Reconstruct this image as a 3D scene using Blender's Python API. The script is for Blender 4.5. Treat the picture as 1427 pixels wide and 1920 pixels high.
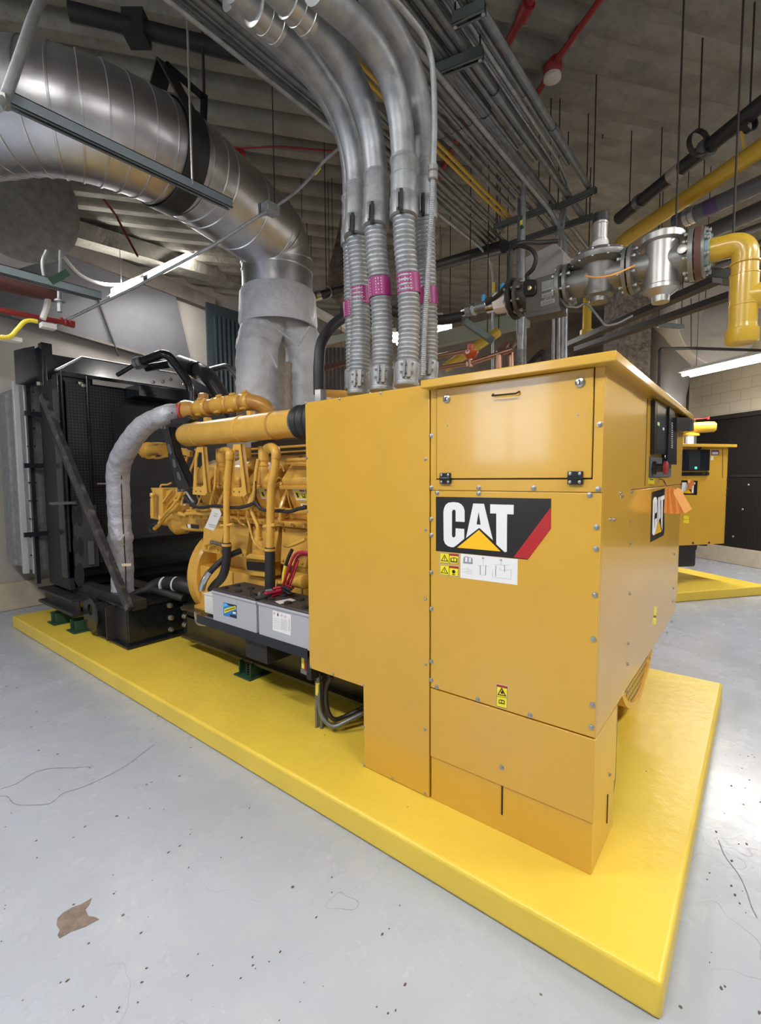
import bpy, bmesh, math, random
from mathutils import Vector, Matrix
random.seed(7)
for o in list(bpy.data.objects): bpy.data.objects.remove(o)
COL = bpy.context.scene.collection
PI = math.pi
V = Vector

# ---------------------------------------------------------------- camera
F_PX, YAW, PITCH, ROLL = 902.39, 0.8985, 0.0712, -0.0064
CAM = V((0, 0, 1.628))
fw = V((math.cos(PITCH)*math.sin(YAW), math.cos(PITCH)*math.cos(YAW), -math.sin(PITCH)))
_r = V((math.cos(YAW), -math.sin(YAW), 0)); _u = _r.cross(fw)
RT = _r*math.cos(ROLL) + _u*math.sin(ROLL)
UP = -_r*math.sin(ROLL) + _u*math.cos(ROLL)
cd = bpy.data.cameras.new('camera'); cam = bpy.data.objects.new('camera', cd); COL.objects.link(cam)
cd.sensor_fit = 'VERTICAL'; cd.sensor_height = 24; cd.lens = 24*F_PX/1920
cd.clip_start = 0.05; cd.clip_end = 100
M = Matrix.Identity(4)
for i in range(3):
    M[i][0] = RT[i]; M[i][1] = UP[i]; M[i][2] = -fw[i]; M[i][3] = CAM[i]
cam.matrix_world = M
bpy.context.scene.camera = cam

def at(u, v, x=None, y=None, z=None, d=None):
    """point of the room seen in direction (u, v), on the plane x=, y= or z= (or at depth d)"""
    r = fw + RT*((u-713.5)/F_PX) - UP*((v-960)/F_PX)
    if x is not None: t = x/r.x
    elif y is not None: t = y/r.y
    elif z is not None: t = (z-CAM.z)/r.z
    else: t = d
    return CAM + r*t

# ---------------------------------------------------------------- exposure, world, lamps
sc = bpy.context.scene
sc.view_settings.view_transform = 'Standard'; sc.view_settings.look = 'None'
sc.view_settings.gamma = 1; sc.view_settings.use_curve_mapping = False
sc.view_settings.exposure = EXPO = -0.07
w = bpy.data.worlds.new('world'); sc.world = w; w.use_nodes = True
w.node_tree.nodes['Background'].inputs[0].default_value = (0.75, 0.8, 0.9, 1)
w.node_tree.nodes['Background'].inputs[1].default_value = 0.05
# fluorescent fixtures: (centre, half-length direction, watts of the tubes, colour)
E1 = V((math.sin(math.radians(37.5)), math.cos(math.radians(37.5)), 0))    # building axis
E2 = V((E1.y, -E1.x, 0))
CEIL = 4.9
LAMPS = []   # (centre, direction, length, power, label)

# ---------------------------------------------------------------- materials
MATS = {}
def srgb(r, g, b):
    f = lambda c: (c/255/12.92) if c <= 10 else (((c/255)+0.055)/1.055)**2.4
    return (f(r), f(g), f(b), 1)
def mat(name, col, rough=0.5, metal=0.0, spec=0.5, emit=None, estr=0, noise=None, bump=None, coat=0, scratch=None):
    """noise = (scale, colour2, low, high); bump = (scale, strength, distance)"""
    if name in MATS: return MATS[name]
    m = bpy.data.materials.new(name); m.use_nodes = True; MATS[name] = m
    nt = m.node_tree; N = nt.nodes; L = nt.links; b = N['Principled BSDF']
    b.inputs['Base Color'].default_value = col
    b.inputs['Roughness'].default_value = rough; b.inputs['Metallic'].default_value = metal
    b.inputs['Specular IOR Level'].default_value = spec
    b.inputs['Coat Weight'].default_value = coat; b.inputs['Coat Roughness'].default_value = 0.08
    tc = N.new('ShaderNodeTexCoord')
    if noise:
        n = N.new('ShaderNodeTexNoise'); n.inputs['Scale'].default_value = noise[0]; n.inputs['Detail'].default_value = 8
        n.inputs['Roughness'].default_value = .65
        r = N.new('ShaderNodeMapRange'); r.inputs[1].default_value = noise[2]; r.inputs[2].default_value = noise[3]
        mx = N.new('ShaderNodeMix'); mx.data_type = 'RGBA'
        mx.inputs['A'].default_value = col; mx.inputs['B'].default_value = noise[1]
        L.new(tc.outputs['Object'], n.inputs['Vector']); L.new(n.outputs['Fac'], r.inputs[0])
        L.new(r.outputs[0], mx.inputs['Factor']); L.new(mx.outputs['Result'], b.inputs['Base Color'])
    if bump:
        n2 = N.new('ShaderNodeTexNoise'); n2.inputs['Scale'].default_value = bump[0]; n2.inputs['Detail'].default_value = 5
        bp = N.new('ShaderNodeBump'); bp.inputs['Strength'].default_value = bump[1]; bp.inputs['Distance'].default_value = bump[2]
        L.new(tc.outputs['Object'], n2.inputs['Vector']); L.new(n2.outputs['Fac'], bp.inputs['Height'])
        L.new(bp.outputs['Normal'], b.inputs['Normal'])
    if emit:
        b.inputs['Emission Color'].default_value = emit; b.inputs['Emission Strength'].default_value = estr
    return m
YEL   = mat('yellow_sheet_paint', (.63, .365, .045, 1), .24, coat=.35, noise=(3, (.59, .34, .045, 1), .45, .75))
YELE  = mat('yellow_engine_paint', (.70, .40, .070, 1), .33, coat=.2, noise=(9, (.60, .33, .055, 1), .45, .7), bump=(60, .08, .002))
YELD  = mat('heat_browned_yellow_paint', (.52, .26, .05, 1), .3, coat=.2, noise=(7, (.42, .21, .06, 1), .4, .7))
YELP  = mat('yellow_pipe_paint', (.60, .39, .04, 1), .3, coat=.2, noise=(8, (.58, .37, .035, 1), .4, .7))
YELB  = mat('bright_yellow_band', (.85, .70, .06, 1), .45)
BLK   = mat('black_gloss_paint', (.011, .013, .018, 1), .2, noise=(5, (.022, .022, .025, 1), .45, .75))
BLKM  = mat('black_matt', (.018, .018, .02, 1), .6)
RUB   = mat('black_rubber', (.02, .02, .022, 1), .5)
DARK  = mat('dark_frame_paint', (.022, .022, .022, 1), .45, noise=(6, (.05, .046, .04, 1), .5, .8))
OLIVE = mat('olive_brown_frame_paint', (.085, .065, .022, 1), .4)
GRN   = mat('dark_green_paint', (.02, .07, .035, 1), .5)
GALV  = mat('galvanised_steel', (.42, .44, .46, 1), .5, .7, noise=(14, (.30, .315, .33, 1), .4, .65))
GALVD = mat('dull_galvanised_steel', (.24, .26, .27, 1), .45, .7, noise=(10, (.16, .17, .18, 1), .4, .65))
STRUT = mat('grey_green_strut_steel', (.15, .18, .175, 1), .45, .5)
STRUTB = mat('blue_grey_strut', (.22, .27, .30, 1), .42, .5)
ALU   = mat('aluminium_jacket', (.66, .67, .70, 1), .36, 1.0, noise=(5, (.5, .5, .52, 1), .35, .7), bump=(5, .25, .02))
ALUD  = mat('cast_aluminium', (.27, .27, .26, 1), .45, .6, noise=(12, (.22, .22, .21, 1), .4, .7))
STEEL = mat('polished_steel', (.6, .6, .6, 1), .25, 1.0)
ZINC  = mat('zinc_bolt', (.45, .45, .43, 1), .35, .9)
LAG   = mat('silver_grey_insulation_cloth', (.68, .69, .73, 1), .55, .15, noise=(4, (.55, .56, .60, 1), .4, .7), bump=(9, .9, .03))
LAGH  = mat('lilac_grey_hose_cloth', (.46, .46, .51, 1), .5, .25, noise=(4, (.34, .34, .38, 1), .4, .7), bump=(10, 1, .03))
PALE  = mat('pale_duct_metal', (.66, .66, .68, 1), .45, .25, noise=(3, (.56, .56, .58, 1), .4, .7))
LAGB  = mat('tan_insulation_wrap', (.33, .27, .21, 1), .8, bump=(25, .9, .02))
RED   = mat('red_pipe_paint', (.25, .018, .02, 1), .45)
REDH  = mat('red_hose', (.42, .05, .05, 1), .5)
REDC  = mat('red_cable', (.45, .015, .05, 1), .4)
ORG   = mat('orange_red_valve', (.60, .10, .03, 1), .4)
COP   = mat('copper_pipe', (.50, .28, .20, 1), .35, .9)
MAG   = mat('magenta_tape', (.30, .025, .16, 1), .4)
WHT   = mat('white_print', (.80, .80, .82, 1), .45)
WHTP  = mat('white_panel', (.70, .70, .68, 1), .5)
GREYB = mat('light_grey_battery_case', (.42, .43, .47, 1), .4)
BTOP  = mat('dark_brown_battery_lid', (.050, .042, .038, 1), .5, noise=(30, (.085, .075, .065, 1), .5, .7))
CYEL  = mat('logo_yellow', (.95, .52, .01, 1), .35)
CBLK  = mat('logo_black', (.018, .016, .015, 1), .3)
CRED  = mat('logo_red', (.42, .018, .022, 1), .35)
LYEL  = mat('label_yellow', (.85, .72, .02, 1), .4)
LBLU  = mat('label_blue', (.03, .22, .60, 1), .35)
BLUC  = mat('bright_blue_cap', (.01, .28, .60, 1), .35)
ORNG  = mat('orange_paper', (.90, .42, .12, 1), .7)
PAPER = mat('paper_tag', (.66, .64, .62, 1), .6)
PURP  = mat('purple_band', (.08, .05, .14, 1), .5)
GREYP = mat('grey_panel_paint', (.085, .095, .10, 1), .45)
TAUPE = mat('taupe_actuator_paint', (.085, .078, .072, 1), .4)
BEIGE = mat('beige_box', (.30, .285, .27, 1), .5)
SCRN  = mat('dark_glass_screen', (.03, .035, .038, 1), .12)
LED   = mat('green_led', (.02, .5, .2, 1), .4, emit=(.05, 1, .4, 1), estr=3)
TUBEM = mat('fluorescent_tube', (1, 1, 1, 1), .5, emit=(1, .96, .90, 1), estr=30)
BROWN = mat('dark_brown_iron', (.022, .017, .016, 1), .6)

def floor_material():
    m = bpy.data.materials.new('grey_painted_concrete_floor'); m.use_nodes = True
    nt = m.node_tree; N = nt.nodes; L = nt.links; b = N['Principled BSDF']
    tc = N.new('ShaderNodeTexCoord')
    def noise(s, d=8, r=.6):
        n = N.new('ShaderNodeTexNoise'); n.inputs['Scale'].default_value = s; n.inputs['Detail'].default_value = d
        n.inputs['Roughness'].default_value = r; L.new(tc.outputs['Object'], n.inputs['Vector']); return n
    def ramp(src, a, c):
        r = N.new('ShaderNodeMapRange'); r.inputs[1].default_value = a; r.inputs[2].default_value = c
        L.new(src, r.inputs[0]); return r.outputs[0]
    def mix(f, A, B):
        x = N.new('ShaderNodeMix'); x.data_type = 'RGBA'; L.new(f, x.inputs['Factor'])
        if isinstance(A, tuple): x.inputs['A'].default_value = A
        else: L.new(A, x.inputs['A'])
        x.inputs['B'].default_value = B; return x.outputs['Result']
    c = mix(ramp(noise(1.1).outputs['Fac'], .35, .7), (.42, .455, .515, 1), (.38, .405, .455, 1))
    c = mix(ramp(noise(4).outputs['Fac'], .55, .75), c, (.46, .48, .51, 1))
    # dark specks
    v = N.new('ShaderNodeTexVoronoi'); v.inputs['Scale'].default_value = 7; v.inputs['Randomness'].default_value = 1
    L.new(tc.outputs['Object'], v.inputs['Vector'])
    c = mix(ramp(v.outputs['Distance'], .058, .04), c, (.10, .095, .09, 1))
    v = N.new('ShaderNodeTexVoronoi'); v.inputs['Scale'].default_value = 23
    L.new(tc.outputs['Object'], v.inputs['Vector'])
    c = mix(ramp(v.outputs['Distance'], .035, .02), c, (.2, .19, .18, 1))
    # cracks and scuffs
    wv = noise(1.6, 3, .5)
    ab = N.new('ShaderNodeMath'); ab.operation = 'SUBTRACT'; ab.inputs[1].default_value = .5; L.new(wv.outputs['Fac'], ab.inputs[0])
    a2 = N.new('ShaderNodeMath'); a2.operation = 'ABSOLUTE'; L.new(ab.outputs[0], a2.inputs[0])
    k = ramp(a2.outputs[0], .0022, .0008)
    gate = ramp(noise(.7).outputs['Fac'], .5, .6)
    mm = N.new('ShaderNodeMath'); mm.operation = 'MULTIPLY'; L.new(k, mm.inputs[0]); L.new(gate, mm.inputs[1])
    m3 = N.new('ShaderNodeMath'); m3.operation = 'MULTIPLY'; L.new(mm.outputs[0], m3.inputs[0]); m3.inputs[1].default_value = .45
    c = mix(m3.outputs[0], c, (.16, .16, .16, 1))
    L.new(c, b.inputs['Base Color']); b.inputs['Specular IOR Level'].default_value = .38
    rr = N.new('ShaderNodeMapRange'); rr.inputs[1].default_value = .3; rr.inputs[2].default_value = .7
    rr.inputs[3].default_value = .17; rr.inputs[4].default_value = .34
    L.new(noise(2.5).outputs['Fac'], rr.inputs[0]); L.new(rr.outputs[0], b.inputs['Roughness'])
    bp = N.new('ShaderNodeBump'); bp.inputs['Strength'].default_value = .25; bp.inputs['Distance'].default_value = .01
    L.new(noise(5, 6).outputs['Fac'], bp.inputs['Height']); L.new(bp.outputs['Normal'], b.inputs['Normal'])
    return m
def pad_material():
    m = bpy.data.materials.new('yellow_painted_concrete'); m.use_nodes = True
    nt = m.node_tree; N = nt.nodes; L = nt.links; b = N['Principled BSDF']
    tc = N.new('ShaderNodeTexCoord')
    n = N.new('ShaderNodeTexNoise'); n.inputs['Scale'].default_value = 2.2; n.inputs['Detail'].default_value = 8; L.new(tc.outputs['Object'], n.inputs['Vector'])
    r = N.new('ShaderNodeMapRange'); r.inputs[1].default_value = .4; r.inputs[2].default_value = .7; L.new(n.outputs['Fac'], r.inputs[0])
    x = N.new('ShaderNodeMix'); x.data_type = 'RGBA'; x.inputs['A'].default_value = (.81, .59, .068, 1); x.inputs['B'].default_value = (.74, .53, .063, 1)
    L.new(r.outputs[0], x.inputs['Factor'])
    v = N.new('ShaderNodeTexVoronoi'); v.inputs['Scale'].default_value = 9; L.new(tc.outputs['Object'], v.inputs['Vector'])
    r2 = N.new('ShaderNodeMapRange'); r2.inputs[1].default_value = .05; r2.inputs[2].default_value = .03; L.new(v.outputs['Distance'], r2.inputs[0])
    x2 = N.new('ShaderNodeMix'); x2.data_type = 'RGBA'; L.new(x.outputs['Result'], x2.inputs['A']); x2.inputs['B'].default_value = (.22, .14, .04, 1)
    L.new(r2.outputs[0], x2.inputs['Factor']); L.new(x2.outputs['Result'], b.inputs['Base Color'])
    b.inputs['Roughness'].default_value = .38
    n2 = N.new('ShaderNodeTexNoise'); n2.inputs['Scale'].default_value = 14; n2.inputs['Detail'].default_value = 6; L.new(tc.outputs['Object'], n2.inputs['Vector'])
    bp = N.new('ShaderNodeBump'); bp.inputs['Strength'].default_value = .35; bp.inputs['Distance'].default_value = .01
    L.new(n2.outputs['Fac'], bp.inputs['Height']); L.new(bp.outputs['Normal'], b.inputs['Normal'])
    return m
def block_material(name, c1, c2, mortar, bw=.4, bh=.2, rot=0.0):
    """painted concrete block; runs on the wall's own length (local X) and height (Z)"""
    m = bpy.data.materials.new(name); m.use_nodes = True
    nt = m.node_tree; N = nt.nodes; L = nt.links; b = N['Principled BSDF']
    tc = N.new('ShaderNodeTexCoord'); sx = N.new('ShaderNodeSeparateXYZ'); cb = N.new('ShaderNodeCombineXYZ')
    L.new(tc.outputs['Object'], sx.inputs[0]); L.new(sx.outputs['X'], cb.inputs['X']); L.new(sx.outputs['Z'], cb.inputs['Y'])
    br = N.new('ShaderNodeTexBrick'); br.inputs['Color1'].default_value = c1; br.inputs['Color2'].default_value = c2
    br.inputs['Mortar'].default_value = mortar; br.inputs['Scale'].default_value = 1; br.inputs['Mortar Size'].default_value = .006
    br.inputs['Brick Width'].default_value = bw; br.inputs['Row Height'].default_value = bh
    L.new(cb.outputs[0], br.inputs['Vector']); L.new(br.outputs['Color'], b.inputs['Base Color'])
    bp = N.new('ShaderNodeBump'); bp.inputs['Strength'].default_value = .5; bp.inputs['Distance'].default_value = .006; bp.invert = True
    L.new(br.outputs['Fac'], bp.inputs['Height']); L.new(bp.outputs['Normal'], b.inputs['Normal'])
    b.inputs['Roughness'].default_value = .6
    return m
FLOORM = floor_material(); PADM = pad_material()
CEILM = mat('sooty_board_marked_concrete', (.27, .255, .22, 1), .8, noise=(1.6, (.15, .14, .118, 1), .38, .68), bump=(7, .8, .05))
ROUGH = mat('rough_fireproofing', (.23, .18, .145, 1), .9, noise=(6, (.12, .095, .08, 1), .4, .6), bump=(12, 1, .12))
WALLB = block_material('beige_painted_blocks', (.74, .66, .51, 1), (.72, .64, .49, 1), (.56, .49, .38, 1))
WALLG = mat('grey_beige_wall_panel', (.40, .37, .33, 1), .6, noise=(.9, (.30, .28, .26, 1), .4, .65))
CONC  = mat('grey_brown_concrete', (.20, .175, .15, 1), .8, noise=(2, (.12, .105, .09, 1), .4, .65), bump=(6, .5, .03))
CURBM = mat('cream_painted_curb', (.52, .45, .34, 1), .6, noise=(5, (.42, .36, .27, 1), .45, .7))

# ---------------------------------------------------------------- mesh helpers
class MB:
    def __init__(s): s.v = []; s.f = []
    def add(s, vs, fs):
        n = len(s.v); s.v += [V(p) for p in vs]; s.f += [tuple(n+i for i in f) for f in fs]; return s
    def box(s, x0, x1, y0, y1, z0, z1, rot=None, piv=None):
        vs = [V((x, y, z)) for z in (z0, z1) for (x, y) in ((x0, y0), (x1, y0), (x1, y1), (x0, y1))]
        if rot is not None:
            p = V(piv) if piv is not None else V(((x0+x1)/2, (y0+y1)/2, (z0+z1)/2))
            vs = [p + rot @ (q-p) for q in vs]
        return s.add(vs, [(3,2,1,0), (4,5,6,7), (0,1,5,4), (1,2,6,5), (2,3,7,6), (3,0,4,7)])
    def obox(s, c, ax, ay, az):
        """box from centre and three half-extent vectors"""
        c = V(c); vs = [c + ax*i + ay*j + az*k for k in (-1, 1) for (i, j) in ((-1,-1), (1,-1), (1,1), (-1,1))]
        return s.add(vs, [(3,2,1,0), (4,5,6,7), (0,1,5,4), (1,2,6,5), (2,3,7,6), (3,0,4,7)])
    def beam(s, p0, p1, w, h, up=(0,0,1)):
        """rectangular bar from p0 to p1, width w across, height h along up"""
        p0 = V(p0); p1 = V(p1); d = (p1-p0); L = d.length; d.normalize(); up = V(up)
        a = d.cross(up); a.normalize(); b = a.cross(d)
        return s.obox((p0+p1)/2, d*L/2, a*w/2, b*h/2)
    def tube(s, pts, r, n=14, cap=True, flat=None):
        pts = [V(p) for p in pts]; m = len(pts)
        rs = r if isinstance(r, (list, tuple)) else [r]*m
        T = []
        for i in range(m):
            d = pts[min(i+1, m-1)] - pts[max(i-1, 0)]
            if d.length < 1e-7: d = pts[-1]-pts[0]
            T.append(d.normalized())
        a = T[0].orthogonal().normalized()
        vs = []
        for i in range(m):
            a = (a - T[i]*a.dot(T[i]))
            if a.length < 1e-6: a = T[i].orthogonal()
            a.normalize(); b = T[i].cross(a)
            for k in range(n):
                t = 2*PI*k/n; vs.append(pts[i] + (a*math.cos(t) + b*math.sin(t))*rs[i])
        fs = [(i*n+k, i*n+(k+1) % n, (i+1)*n+(k+1) % n, (i+1)*n+k) for i in range(m-1) for k in range(n)]
        if cap: fs += [tuple(reversed(range(n))), tuple(range((m-1)*n, m*n))]
        return s.add(vs, fs)
    def cyl(s, p0, p1, r, n=20, r2=None):
        return s.tube([p0, p1], [r, r if r2 is None else r2], n)
    def lathe(s, p, ax, prof, n=28, cap=True):
        """profile [(radius, height)] turned about the axis ax through p"""
        p = V(p); ax = V(ax).normalized(); a = ax.orthogonal().normalized(); b = ax.cross(a); vs = []
        for (r, h) in prof:
            for k in range(n):
                t = 2*PI*k/n; vs.append(p + ax*h + (a*math.cos(t)+b*math.sin(t))*r)
        m = len(prof)
        fs = [(i*n+k, i*n+(k+1) % n, (i+1)*n+(k+1) % n, (i+1)*n+k) for i in range(m-1) for k in range(n)]
        if cap: fs += [tuple(reversed(range(n))), tuple(range((m-1)*n, m*n))]
        return s.add(vs, fs)
    def prism(s, poly, vec):
        poly = [V(p) for p in poly]; vec = V(vec); n = len(poly)
        vs = poly + [p+vec for p in poly]
        return s.add(vs, [tuple(reversed(range(n))), tuple(range(n, 2*n))] + [(i, (i+1) % n, n+(i+1) % n, n+i) for i in range(n)])
    def ringprism(s, outer, inner, vec):
        """plate with one hole; outer and inner have the same count of points"""
        n = len(outer); vec = V(vec); o = [V(p) for p in outer]; i_ = [V(p) for p in inner]
        vs = o + i_ + [p+vec for p in o] + [p+vec for p in i_]; fs = []
        for k in range(n):
            j = (k+1) % n
            fs += [(k, j, n+j, n+k), (2*n+k, 3*n+k, 3*n+j, 2*n+j), (k, 2*n+k, 2*n+j, j), (n+k, n+j, 3*n+j, 3*n+k)]
        return s.add(vs, fs)
    def build(s, name, m, parent=None, origin=None, bevel=0, seg=2, angle=35, label=None):
        if parent is not None and origin is None: origin = parent.get('_o')
        if origin is None:
            xs = [p.x for p in s.v]; ys = [p.y for p in s.v]; zs = [p.z for p in s.v]
            origin = ((min(xs)+max(xs))/2, (min(ys)+max(ys))/2, min(zs))
        og = V(origin)
        me = bpy.data.meshes.new(name); me.from_pydata([tuple(p-og) for p in s.v], [], s.f); me.update()
        bm = bmesh.new(); bm.from_mesh(me); bmesh.ops.recalc_face_normals(bm, faces=bm.faces); bm.to_mesh(me); bm.free()
        me.materials.append(m)
        me.polygons.foreach_set('use_smooth', [True]*len(me.polygons)); me.set_sharp_from_angle(angle=math.radians(angle))
        o = bpy.data.objects.new(name, me); COL.objects.link(o)
        if bevel:
            b = o.modifiers.new('bevel', 'BEVEL'); b.width = bevel; b.segments = seg; b.limit_method = 'ANGLE'; b.angle_limit = math.radians(40)
        if parent is not None: o.parent = parent
        else: o.location = og
        o['_o'] = list(origin)
        if label: o['label'] = label
        return o
def tag(o, label, cat, group=None, kind=None):
    if label: o['label'] = label
    if cat: o['category'] = cat
    if group: o['group'] = group
    if kind: o['kind'] = kind
    return o
def thing(name, label, cat, loc, group=None):
    o = bpy.data.objects.new(name, None); COL.objects.link(o); o.location = V(loc); o['_o'] = list(V(loc)); o.empty_display_size = .1
    return tag(o, label, cat, group)
def struct(name, mb, m, **k):
    o = mb.build(name, m, **k)
    if o.parent is None: o['kind'] = 'structure'
    return o
def smooth(pts, k=8):
    pts = [V(p) for p in pts]; out = []
    P = [pts[0]*2-pts[1]] + pts + [pts[-1]*2-pts[-2]]
    for i in range(1, len(P)-2):
        for j in range(k):
            t = j/k; a, b, c, d = P[i-1], P[i], P[i+1], P[i+2]
            out.append(.5*((2*b) + (c-a)*t + (2*a-5*b+4*c-d)*t*t + (3*b-a-3*c+d)*t*t*t))
    out.append(pts[-1]); return out
def fillet(pts, R, k=6):
    pts = [V(p) for p in pts]; out = [pts[0]]
    for i in range(1, len(pts)-1):
        a, b, c = pts[i-1], pts[i], pts[i+1]
        u = (a-b); v = (c-b); r = min(R, u.length*.49, v.length*.49); u.normalize(); v.normalize()
        s0 = b+u*r; s1 = b+v*r
        for j in range(k+1):
            t = j/k; out.append(s0*(1-t)**2 + b*2*t*(1-t) + s1*t*t)
    out.append(pts[-1]); return out
def resample(pts, step):
    pts = [V(p) for p in pts]; out = [pts[0].copy()]; acc = 0
    for i in range(len(pts)-1):
        a, b = pts[i], pts[i+1]; L = (b-a).length; t = step-acc
        while t <= L: out.append(a+(b-a)*(t/L)); t += step
        acc = (acc+L) % step if L else acc
    out.append(pts[-1]); return out
def corrugated(pts, r, pitch=.022, depth=.006, n=24):
    p = resample(pts, pitch/4); prof = [0, .6, 1, .6]
    return MB().tube(p, [r - depth + depth*prof[i % 4] for i in range(len(p))], n)
def text(s, p, xdir, updir, h, m, parent, name='lettering', depth=.0006, align='CENTER'):
    """flat lettering standing on a surface"""
    cu = bpy.data.curves.new('t', 'FONT'); cu.body = s; cu.size = 1; cu.extrude = 0; cu.align_x = align; cu.align_y = 'CENTER'
    to = bpy.data.objects.new('t', cu); COL.objects.link(to)
    bpy.context.view_layer.update()
    me = bpy.data.meshes.new_from_object(to.evaluated_get(bpy.context.evaluated_depsgraph_get()))
    bpy.data.objects.remove(to)
    x = V(xdir).normalized(); u = V(updir).normalized(); nrm = x.cross(u); og = V(parent['_o'])
    for v in me.vertices: v.co = V(p) + x*(v.co.x*h) + u*(v.co.y*h) + nrm*depth - og
    me.materials.clear(); me.materials.append(m); me.name = name
    o = bpy.data.objects.new(name, me); COL.objects.link(o); o.parent = parent; o['_o'] = list(parent['_o']); return o
def copy_tree(o, parent=None, first=True):
    c = o.copy(); COL.objects.link(c); c.parent = parent
    for ch in list(o.children): copy_tree(ch, c, False)
    return c

# ---------------------------------------------------------------- lamps of the room
def strip_light(c, d, length, power, label, group='ceiling strip lights', ballast=False, tube=TUBEM):
    """two-tube fluorescent strip hanging on rods; the tubes and the area lamp under them are its light"""
    c = V(c); d = V(d).normalized(); s = d.cross(V((0,0,1))).normalized(); up = V((0,0,1))
    t = thing('strip_light', label, 'light', c, group)
    MB().obox(c+up*.045, d*length/2, s*.045, up*.03).build('housing', WHTP, t, bevel=.004)
    MB().obox(c+up*.012, d*length/2, s*.15, up*.004).build('reflector', WHTP, t)
    for k in (-1, 1):
        MB().cyl(c-d*(length/2-.03)+s*.08*k-up*.02, c+d*(length/2-.03)+s*.08*k-up*.02, .032, 10).build('tube', tube, t)
    if ballast: MB().obox(c-d*length*.18-up*.015, d*.035, s*.13, up*.045).build('ballast_cover', GALVD, t)
    for k in (-1, 1):
        q = c+d*k*length*.4
        MB().cyl(q+up*.07, V((q.x, q.y, CEIL)), .005, 6).build('hanger_rod', GALVD, t)
    ld = bpy.data.lights.new('lamp', 'AREA'); ld.shape = 'RECTANGLE'; ld.size = length; ld.size_y = .2; ld.energy = power
    ld.color = (1, .975, .94)
    lo = bpy.data.objects.new('lamp', ld); COL.objects.link(lo); lo.parent = t
    zz = V((0,0,1)); R = Matrix((d, zz.cross(d), zz)).transposed().to_4x4()
    lo.matrix_local = Matrix.Translation(V((0,0,-.075))) @ R
    return t
strip_light(at(292, 512, d=6.5), at(350, 482, y=6.6)-at(232, 540, y=6.6), 1.45, 60, 'glowing strip light near the back wall, left of the silver exhaust duct', ballast=True)
strip_light(at(826, 612, d=6.4), V((at(829,612,d=6.4).x+.45, at(829,612,d=6.4).y, 0)), .62, 45, 'glowing strip light behind the flexible conduits, seen just right of them')
strip_light(at(738, 634, d=8.2), V((at(738,634,d=8.2).x, at(738,634,d=8.2).y, 0)), .62, 45, 'distant strip light glimpsed between the second and third flexible conduits')
strip_light(at(1400, 675, z=3.25), at(1427, 668, z=3.25)-at(1330, 690, z=3.25), 1.9, 100, 'bright strip light near the block wall, at the right edge of the photo')
for (x, y, pw) in ((-.9, 3.6, 95), (-.9, .6, 90), (.6, -1.8, 75), (3.2, -2.0, 60), (5.4, -2.4, 50)):
    strip_light((x, y, 3.95 if y < 3 else 4.3), (0, 1, 0) if x < 0 else (1, 0, 0), 1.25, pw, 'strip light over the aisle behind the photographer', 'strip lights over the near aisle')

# ---------------------------------------------------------------- the room
K0 = V((11.85, 1.35, 0))                   # far right corner
KL = V((5.9, 7.45, 0))                    # bend of the back wall
def wall_run(name, a, b, z0, z1, m, th=.2):
    a = V(a); b = V(b); d = (b-a); L = d.length; d.normalize(); n = V((d.y, -d.x, 0))
    mb = MB().box(0, L, 0, th, z0, z1); o = mb.build(name, m, origin=(0, 0, 0))
    # local x runs along the wall, the room lies on the -y side
    o.matrix_world = Matrix.Translation(a) @ Matrix((d, V((0,0,1)).cross(d), V((0,0,1)))).transposed().to_4x4()
    o['kind'] = 'structure'; return o
MB().prism([(-4.2,-6.2,0), (14,-6.2,0), (14,9,0), (-4.2,9,0)], (0,0,-.2)).build('floor', FLOORM, origin=(0,0,0))['kind'] = 'structure'
# ceiling slab with cast ribs along E2
cm = MB(); cm.prism([(-4.2,-6.2,CEIL), (14,-6.2,CEIL), (14,9,CEIL), (-4.2,9,CEIL)], (0,0,.2))
cl = cm.build('ceiling', CEILM, origin=(0,0,CEIL)); cl['kind'] = 'structure'
rb = MB()
for i in range(-22, 44):
    c0 = E1*(i*.30) + V((4, 1, 0)) - E2*9.2
    prof = [(-.11, CEIL+.01), (-.08, CEIL-.07), (-.05, CEIL-.10), (.05, CEIL-.10), (.08, CEIL-.07), (.11, CEIL+.01)]
    rb.prism([c0 - E2*9 + E1*a + V((0,0,z)) for a, z in prof], E2*18)
o = rb.build('trim_1', CEILM); o['kind'] = 'structure'
rb = MB()
for i in range(-22, 44):          # the ribs fade to shallow board marks over the right half
    c0 = E1*(i*.30) + V((4, 1, 0)) - E2*.2
    prof = [(-.12, CEIL+.01), (-.06, CEIL-.018), (.06, CEIL-.018), (.12, CEIL+.01)]
    rb.prism([c0 + E1*a + V((0,0,z)) for a, z in prof], E2*9.5)
o = rb.build('trim_12', CEILM); o['kind'] = 'structure'
wn = MB()
for y0 in (2.75, 3.45):
    wn.box(-4.19, -4.17, y0, y0+.6, 1.9, 3.5)
o = wn.build('window_1', mat('daylit_glass', (.8,.85,.9,1), .3, emit=(.72,.84,1,1), estr=9)); o['kind'] = 'structure'
o = MB().box(-4.19, -4.15, 3.36, 3.44, 1.85, 3.55).box(-4.19, -4.15, 2.66, 2.74, 1.85, 3.55).box(-4.19, -4.15, 4.06, 4.14, 1.85, 3.55).box(-4.19, -4.15, 2.66, 4.14, 3.51, 3.58).box(-4.19, -4.15, 2.66, 4.14, 1.82, 1.89).build('trim_13', WHTP); o['kind'] = 'structure'
wall_run('wall_back', (-4.2, 7.45, 0), KL, 0, CEIL, WALLG)
wall_run('wall_far', KL, K0, 0, CEIL, CONC)
KR = K0 - E1*8.3
wall_run('wall_right', K0, KR, 0, CEIL, WALLB)
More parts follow.
